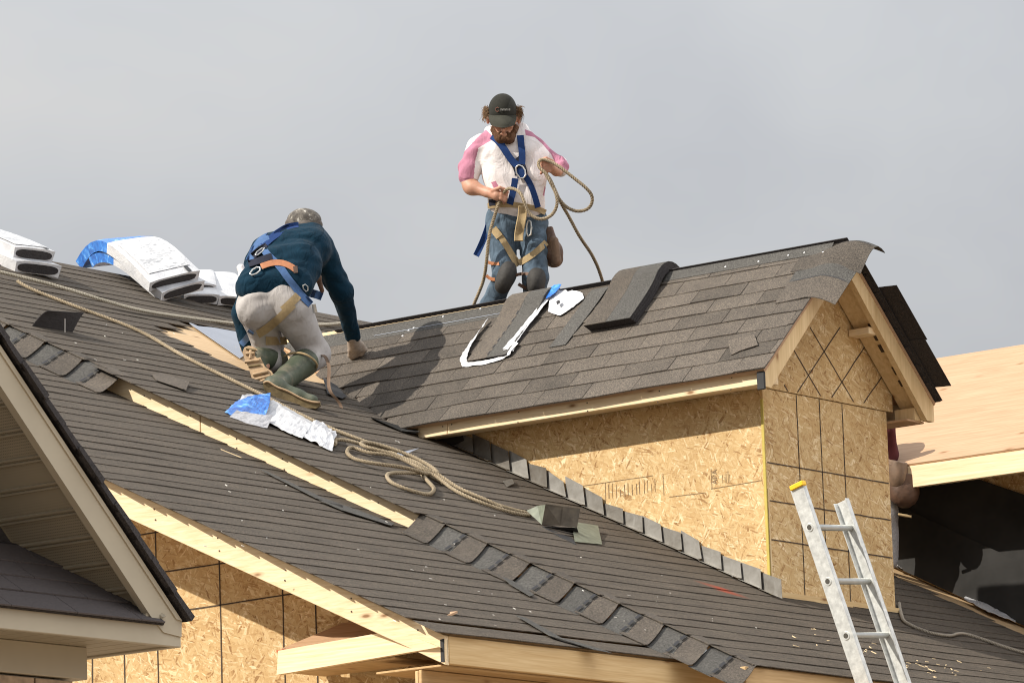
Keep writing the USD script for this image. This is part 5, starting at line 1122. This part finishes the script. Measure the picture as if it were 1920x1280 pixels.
def hang(pts, w, mat, name, dd, t=.003, parent=man, fig=A):
    P = spline(np.array([[q[0], q[1], 0] for q in pts], float), 12)[:, :2]; T = np.gradient(P, axis=0); T /= np.linalg.norm(T, axis=1, keepdims=True); Nn = np.stack([-T[:, 1], T[:, 0]], 1)
    G = [[fig.J(*(p + n * w * k), dd + .008 * math.cos(k * 3) + .01 * math.sin(i * .9)) for k in (-.5, -.17, .17, .5)] for i, (p, n) in enumerate(zip(P, Nn))]
    return put(name, MB().sheet(G, t, -W).mesh(), mat, parent, smooth=40)
hang([zk_(700, 100), zk_(690, 220), zk_(665, 350), zk_(655, 470)], 14.5, 'webbing_tan', 'lanyard_tail', -.165, .012)
hang([zk_(345, 220), zk_(300, 380), zk_(240, 530), zk_(190, 635)], 11, 'webbing_blue', 'strap_tail', -.02)
ring(FA, A, [zk_(x, y) for x, y in ((755, 230), (790, 250), (800, 330), (790, 430), (755, 440), (735, 400), (738, 300))], .0055, 'buckle_steel', 'carabiner', man)
pouch = [C(J(1028, 432, .02), J(1034, 478, .0), .035, .062, .03), C(J(1036, 470, 0), J(1040, 486, .02), .06, .05, .03), CUT(J(1030, 424, 0), U)]
v, f = cloth(pouch, .007, .010, 12, 6); put('tool_pouch', (v, f), 'leather_brown', man, smooth=True)
put('pouch_flap', (lambda q: (q[0], q[1]))(cloth([C(J(1038, 452, -.045), J(1042, 488, -.035), .032, .036, .02)], .007, .006, 14, 9)), 'leather_tan', man, smooth=True)
for (px, py, rx, ry, dd, rot) in ((948, 520, 19, 29, -.205, .35), (1005, 529, 20, 25, -.205, .12)):
    G = []
    for u in np.linspace(0, 1, 7):
        row = []
        for a in np.linspace(0, 2 * np.pi, 25):
            ca, sa = math.cos(a), math.sin(a); rr = u * (1 + .10 * math.cos(2 * a) * -1); x = rx * rr * np.sign(ca) * abs(ca) ** .85; y = ry * rr * np.sign(sa) * abs(sa) ** .85
            row.append(J(px + x * math.cos(rot) - y * math.sin(rot), py + x * math.sin(rot) + y * math.cos(rot), dd + .050 * u ** 2.4))
        G.append(row)
    put('knee_pad', MB().sheet(G, .018, -W).mesh(), 'knee_pad', man, smooth=35)
for p in ([zk_(305, 700), zk_(370, 722), zk_(440, 722)], [zk_(300, 850), zk_(345, 885), zk_(395, 895)], [zk_(620, 850), zk_(680, 835), zk_(770, 835)], [zk_(650, 945), zk_(690, 970), zk_(750, 1000)]): rb(p, 6, 'leather_orange' if p[0][0] < 930 else 'leather_brown', 'pad_strap', .006)
# rope in the worker's hands
rj = lambda L, sc, ox, oy: [J(ox + x / sc, oy + y / sc, d) for x, y, d in L]
put('rope', rope_mesh(rj([(865, 1095, .25), (850, 1040, .15), (800, 930, .0), (740, 840, -.12), (680, 730, -.2), (640, 660, -.25), (600, 570, -.27), (560, 510, -.27), (528, 470, -.255), (535, 448, -.25), (580, 450, -.25), (650, 490, -.27), (720, 545, -.28), (780, 595, -.28), (808, 640, -.27), (795, 690, -.26), (745, 712, -.26), (690, 700, -.27), (648, 665, -.28), (620, 620, -.28), (590, 560, -.28), (565, 520, -.265)], 2.783, 820, 140), .0105, .05), 'rope_tan', label='tan rope looped through the raised fist of the standing worker and down to the ridge', cat='rope', smooth=True)
put('rope', rope_mesh(rj([(575, 525, -.255), (605, 590, -.28), (625, 650, -.30), (610, 715, -.30), (570, 748, -.30), (520, 750, -.30), (480, 722, -.29), (455, 670, -.29), (430, 615, -.27), (395, 595, -.235), (360, 600, -.19), (335, 640, -.15), (318, 680, -.15), (298, 740, -.15), (280, 800, -.15), (268, 860, -.15), (260, 940, -.14), (252, 1010, -.10), (238, 1080, .0), (215, 1140, .1), (185, 1215, .22)], 2.783, 820, 140), .0105, .05), 'rope_tan', label='tan rope sagging between both hands of the standing worker and falling behind his leg', cat='rope', smooth=True)

# --- the kneeling worker, seen from behind
A2 = Fig(28.0); J = A2.J
kn_ = thing('person', 'kneeling worker seen from behind in navy sweater, pale trousers and green rubber boots', 'person')
hd = on_dorm(668, 668, .03); dh_ = depth_of(hd) - 28.0
gl = [C(J(661, 632, dh_ - .15), J(665, 647, dh_ - .08), .034, .042, .02)] + [C(J(657 + 6.2 * i, 655 + (1, 2, 2, 0)[i], dh_ - .07), J(657 + 6.4 * i, 664 + (2, 2, 0, -3)[i], dh_ - .035), .0145, .0125, .008) for i in range(4)] + [C(J(657 + 6.4 * i, 664 + (2, 2, 0, -3)[i], dh_ - .035), J(660 + 5.2 * i, 669 + (2, 1, -1, -4)[i], dh_ - .01), .0125, .0115, .008) for i in range(4)] + [C(J(677, 645, dh_ - .08), J(684, 655, dh_ - .06), .015, .0135, .008), C(J(684, 655, dh_ - .06), J(678, 664, dh_ - .04), .0135, .012, .008)]
bodyk = [C(J(566, 428, .50), J(570, 414, .52), .074, .074), C(J(562, 440, .46), J(566, 425, .50), .055, .06), E(J(573, 420, .60), (.02, .02, .02), .02), C(J(520, 478, .32), J(580, 470, .36), .10, .095, .06), C(J(498, 532, .03), J(545, 528, .05), .10, .10, .06), C(J(510, 502, .14), J(556, 494, .17), .10, .10, .06),
         C(J(600, 468, .4), J(640, 546, .52), .055, .048), C(J(640, 546, .52), J(661, 630, dh_ - .15), .048, .032), C(J(482, 485, .32), J(453, 590, .42), .06, .05), C(J(453, 590, .42), J(463, 648, .45), .048, .034), C(J(463, 648, .45), J(468, 662, .47), .034, .03, .02),
         C(J(485, 566, 0), J(505, 655, .20), .10, .065), C(J(545, 575, .02), J(596, 668, .20), .10, .065), C(J(596, 668, .2), J(530, 710, -.20), .06, .04), C(J(505, 655, .2), J(490, 690, -.1), .06, .04)] + gl
F = field(bodyk); lo, hi = bounds(bodyk); v, f = surface(F, lo, hi, .0075); put('body', (relax(v, f, 1), f), 'skin', kn_, smooth=True)
v, f = cloth([(k, (a[0], a[1], a[2] + .003, a[3] + .003), b) for k, a, b in gl], .0052, .003, 30, 5); put('glove', (v, f), 'glove', kn_, smooth=True)
v, f = cloth([C(J(462, 650, .45), J(468, 664, .47), .039, .036, .02)], .007, .003, 30, 5); put('glove', (v, f), 'glove', kn_, smooth=True)
sw_ = [C(J(484, 537, -.0), J(548, 532, .03), .130, .128, .05), C(J(505, 508, .10), J(560, 498, .14), .142, .140, .06), C(J(512, 478, .26), J(580, 468, .31), .135, .132, .06), C(J(540, 456, .38), J(585, 448, .41), .10, .095, .05), C(J(556, 437, .46), J(578, 434, .47), .058, .055, .03),
       C(J(600, 466, .4), J(640, 546, .52), .086, .068, .03), C(J(640, 546, .52), J(661, 628, dh_ - .15), .068, .045, .03), C(J(486, 490, .3), J(455, 588, .42), .085, .064, .03), C(J(455, 588, .42), J(464, 650, .45), .062, .044, .03)]
Fs = field(sw_); v, f = cloth(sw_, .0075, .016, 8, 12, (.7, .7, 1.7), True); put('sweater', (v, f), 'cloth_navy', kn_, smooth=True)
tr_ = [C(J(484, 556, .02), J(482, 575, -.02), .112, .118, .04), C(J(536, 554, .02), J(541, 574, -.02), .114, .122, .045), C(J(500, 552, .0), J(524, 552, .0), .116, .116, .06), C(J(484, 580, -.01), J(502, 648, .18), .116, .086, .025), C(J(545, 582, .0), J(592, 662, .17), .120, .084, .02), C(J(593, 664, .17), J(572, 682, .03), .088, .074, .03), C(J(503, 652, .18), J(507, 676, .06), .086, .07, .03)]
Ft = field(tr_); v, f = cloth(tr_, .007, .012, 9.0, 21, (1.5, 1.5, .5), True); put('trousers', (v, f), 'cloth_sweat', kn_, smooth=True)
db = depth_of(on_up(545, 752)) - 28.0
b1 = [C(J(571, 680, .02), J(540, 706, -.12), .083, .066, .03), C(J(540, 706, -.12), J(516, 722, db + .06), .066, .056, .03), C(J(508, 721, db + .04), J(520, 727, db + .03), .046, .046, .03), C(J(516, 727, db + .05), J(560, 741, db + .02), .047, .036, .03), C(J(560, 743, db + .02), J(586, 750, db + .0), .034, .033, .03)]
v, f = cloth(b1, .0075, .006, 8, 31); bt1 = put('boot', (v, f), 'rubber_green', kn_, smooth=True)
ra_ = spline([J(592, 690, .0), J(590, 676, -.06), J(572, 664, -.07), J(548, 662, -.03), J(534, 668, .04)], 20)
put('boot_rim', MB().tube(ra_, .007, 8).mesh(), 'webbing_tan', bt1, smooth=True)
sol = [(494, 716), (500, 713), (515, 722), (535, 730), (560, 743), (585, 752), (600, 752), (601, 760), (592, 766), (570, 764), (540, 755), (512, 742), (496, 731), (493, 722)]
put('sole', MB().prism([J(x, y, db - .055) for x, y in sol], W * .10 - U * .004).mesh(), 'sole_mud', bt1)
put('sole_band', MB().tube(spline([J(x, y, db - .058) for x, y in ((494, 718), (500, 715), (515, 723), (535, 731), (560, 744), (585, 753), (600, 754))], 24), .0065, 8).mesh(), 'sole_tan', bt1, smooth=True)
b2 = [C(J(516, 676, .12), J(494, 672, -.02), .078, .058, .03), C(J(494, 672, -.02), J(486, 668, -.08), .056, .05, .03), C(J(482, 666, -.07), J(494, 712, -.13), .044, .042, .03)]
v, f = cloth(b2, .0075, .006, 8, 33); bt2 = put('boot', (v, f), 'rubber_green', kn_, smooth=True)
zs = lambda x, y: (440 + x / 5.82, 560 + y / 5.82)
so2 = [zs(*q) for q in ((88, 570), (105, 530), (150, 512), (200, 520), (245, 550), (270, 610), (290, 660), (330, 740), (400, 790), (418, 820), (395, 880), (290, 945), (240, 925), (185, 860), (160, 780), (130, 700), (100, 640))]
dd2 = -.110
s2_ = put('sole', MB().prism([J(x, y, dd2 - .0011 * (y - 650)) for x, y in so2], W * .045).mesh(), 'sole_tan', bt2)
for (a, b, w_) in (((175, 560), (170, 650), .018), ((120, 600), (215, 590), .018), ((110, 690), (270, 665), .02), ((150, 740), (280, 720), .012), ((200, 830), (360, 790), .02), ((230, 880), (385, 840), .02), ((125, 545), (225, 560), .012), ((250, 920), (330, 880), .018)):
    p, q = zs(*a), zs(*b); put('tread', MB().tube([J(*p, dd2 - .004 - .0011 * (p[1] - 650)), J(*q, dd2 - .004 - .0011 * (q[1] - 650))], w_ * .5, 8).mesh(), 'sole_tan' if w_ > .013 else 'sole_mud', s2_, smooth=True)
be = [E(J(570, 414, .51), (.104, .076, .108), .02)]
v, f = cloth(be, .007, .006, 14, 2); put('beanie', (v, f), 'beanie_knit', kn_, smooth=True)
bb = [C(J(546, 420, .47), J(572, 425, .43), .038, .04, .03), C(J(572, 425, .43), J(594, 422, .47), .04, .036, .03)]
v, f = cloth(bb, .007, .004, 20, 2); put('beanie_band', (v, f), 'beanie_band', kn_, smooth=True)
FB = lambda p: np.minimum(Fs(p), Ft(p))
z5 = lambda x, y: (430 + x / 6.4, 380 + y / 6.4); z2_ = lambda x, y: (400 + x / 2.977, 370 + y / 2.977)
rk_ = lambda pts, w, mat, name='harness_strap', off=.008, **k: ribbon(FB, A2, pts, w, mat, name, kn_, off, **k)
rk_([z5(830, 275), z5(700, 300), z5(590, 360), z5(480, 440), z5(400, 520)], 13, 'webbing_blue'); rk_([z5(470, 400), z5(380, 450), z5(300, 560), z5(240, 700)], 13, 'webbing_lightblue')
rk_([z5(400, 540), z5(450, 610), z5(530, 690), z5(600, 760), z5(680, 870), z5(780, 1000), z5(880, 1120), z5(980, 1220)], 13, 'webbing_lightblue')
rk_([z5(230, 730), z5(330, 700), z5(430, 665), z5(510, 640)], 12, 'webbing_dark', 'back_plate', .014); rk_([z5(280, 640), z5(360, 570), z5(450, 510)], 11, 'webbing_dark', 'back_plate', .013)
rk_([z5(380, 765), z5(480, 728), z5(580, 715), z5(680, 735), z5(790, 800)], 11, 'leather_orange', 'belt', .012); rk_([z5(790, 760), z5(800, 840)], 8, 'leather_brown', 'belt_loop', .014)
ring(FB, A2, [z5(x, y) for x, y in ((230, 860), (270, 800), (340, 760), (370, 770), (385, 815), (330, 850), (260, 885))], .0055, 'buckle_steel', 'back_ring', kn_)
ring(FB, A2, [z5(x, y) for x, y in ((290, 640), (320, 580), (400, 545), (440, 520), (400, 590), (340, 640))], .0045, 'buckle_steel', 'back_ring', kn_)
rk_([z5(830, 1110), z5(740, 1200), z5(640, 1290)], 15, 'webbing_tan', 'leg_strap', .009)
z6 = lambda x, y: (440 + x / 5.82, 560 + y / 5.82)
rk_([z6(640, 60), z6(520, 180), z6(400, 290), z6(250, 390)], 15, 'webbing_tan', 'leg_strap', .010); rk_([z6(340, 460), z6(460, 460), z6(570, 455)], 15, 'webbing_tan', 'leg_strap', .009)
rk_([z6(860, 60), z6(880, 150)], 8, 'buckle_steel', 'leg_buckle', .012, t=.008)
hang([z5(960, 1080), z5(1040, 1100), z5(1110, 1125)], 15, 'webbing_lightblue', 'strap_tail', .25, .003, kn_, A2)
ring(FB, A2, [z5(x, y) for x, y in ((870, 985), (910, 970), (950, 1000), (950, 1060), (920, 1080), (885, 1040))], .004, 'buckle_steel', 'side_ring', kn_)
v, f = cloth([C(J(579, 524, .12), J(596, 520, .16), .03, .02, .02), C(J(596, 520, .16), J(604, 545, .2), .017, .014, .02)], .006, .004, 20, 3); put('tool_handle', (v, f), 'leather_brown', kn_, smooth=True)
v, f = cloth([C(J(452, 502, .02), J(456, 518, 0), .022, .026, .02), C(J(456, 518, 0), J(458, 528, 0), .022, .014, .02)], .006, .008, 24, 3); put('pouch_rag', (v, f), 'cloth_white', kn_, smooth=True)
rk_([z6(70, 500), z6(140, 420), z6(180, 360)], 12, 'webbing_lightblue', 'strap_tail', .03)
sd = [J(600, 668, .1), J(612, 672, .0), J(617, 690, -.05), J(616, 710, -.1), J(622, 738, -.16), J(634, 752, -.15), J(640, 765, -.16)]
put('leather_strap', MB().sheet(np.stack([spline(sd, 24) - R * .010, spline(sd, 24) + R * .010], 1), .004, -W).mesh(), 'leather_tan', label='dangling brown leather strap between the boot and the dormer shingles', cat='strap', smooth=True)

# --- the worker hidden behind the dormer, of whom belt pouch, sleeve and trouser leg show
A3 = Fig(27.2); J = A3.J; df_ = depth_of(on_up(1672, 1062)) - 27.2 - .32
w3 = thing('person', 'worker behind the dormer, only tool pouch, sleeve and pale trouser leg showing', 'person')
b3 = [C(J(1666, 1050, df_), J(1656, 960, df_ - .02), .045, .07), C(J(1656, 960, df_ - .02), J(1650, 880, df_), .07, .10), C(J(1640, 1050, df_ + .1), J(1640, 960, df_ + .1), .045, .07), C(J(1640, 960, df_ + .1), J(1640, 880, df_ + .1), .07, .10), C(J(1644, 870, df_), J(1630, 800, df_ + .05), .11, .13, .05), C(J(1630, 800, df_ + .05), J(1600, 778, df_ + .12), .12, .10, .05), C(J(1590, 775, df_ + .12), J(1570, 770, df_ + .15), .07, .09, .03), C(J(1645, 800, df_), J(1664, 850, df_ - .02), .05, .04), C(J(1664, 850, df_ - .02), J(1666, 790, df_ - .12), .036, .03), C(J(1666, 790, df_ - .12), J(1668, 778, df_ - .14), .03, .03)]
v, f = cloth(b3, .010, .002); put('body', (v, f), 'skin', w3, smooth=True)
v, f = cloth([C(J(1669, 1052, df_), J(1662, 965, df_ - .02), .050, .074), C(J(1660, 960, df_ - .02), J(1652, 885, df_), .074, .108), C(J(1640, 960, df_ + .1), J(1642, 880, df_ + .1), .08, .108)], .009, .012, 8, 3); put('trousers', (v, f), 'print_grey', w3, smooth=True)
fabric('cloth_maroon', (0.075, 0.018, 0.02)); fabric('cloth_slate', (0.06, 0.065, 0.08))
v, f = cloth([C(J(1644, 868, df_), J(1632, 800, df_ + .05), .116, .137, .05), C(J(1630, 800, df_ + .05), J(1600, 778, df_ + .12), .125, .106, .05), C(J(1652, 800, df_), J(1668, 852, df_ - .02), .062, .052, .03), C(J(1668, 850, df_ - .02), J(1668, 805, df_ - .1), .048, .038, .03)], .009, .012, 8, 3); put('shirt', (v, f), 'cloth_maroon', w3, smooth=True)
for (cx, cy, rx, ry, top, mt) in ((1682, 886, .062, .13, 868, 'leather_tan'), (1694, 918, .092, .115, 890, 'leather_brown')):
    bag = [E(J(cx, cy - 12, df_ - .11), (rx, ry, .065), .02), E(J(cx + 2, cy + 8, df_ - .115), (rx * .96, ry * .72, .075), .03), CUT(J(cx, top, 0), U + R * .2)]
    v, f = cloth(bag, .007, .008, 12, 4); pb = put('tool_pouch', (v, f), mt, w3, smooth=35)
    rim = [J(cx + rx * 326 * .88 * math.cos(a), top + 2.5 + rx * 326 * .2 * math.cos(a) + 3.5 * math.sin(a), df_ - .115 - .05 * math.sin(a)) for a in np.linspace(0, 2 * np.pi, 20)]
    put('pouch_rim', MB().tube(rim, .006, 7).mesh(), 'leather_tan', pb, smooth=True)
put('tool_handle', MB().tube([J(1684, 964, df_ - .1), J(1709, 968, df_ - .12)], .009, 10).mesh(), 'webbing_tan', w3, smooth=True)
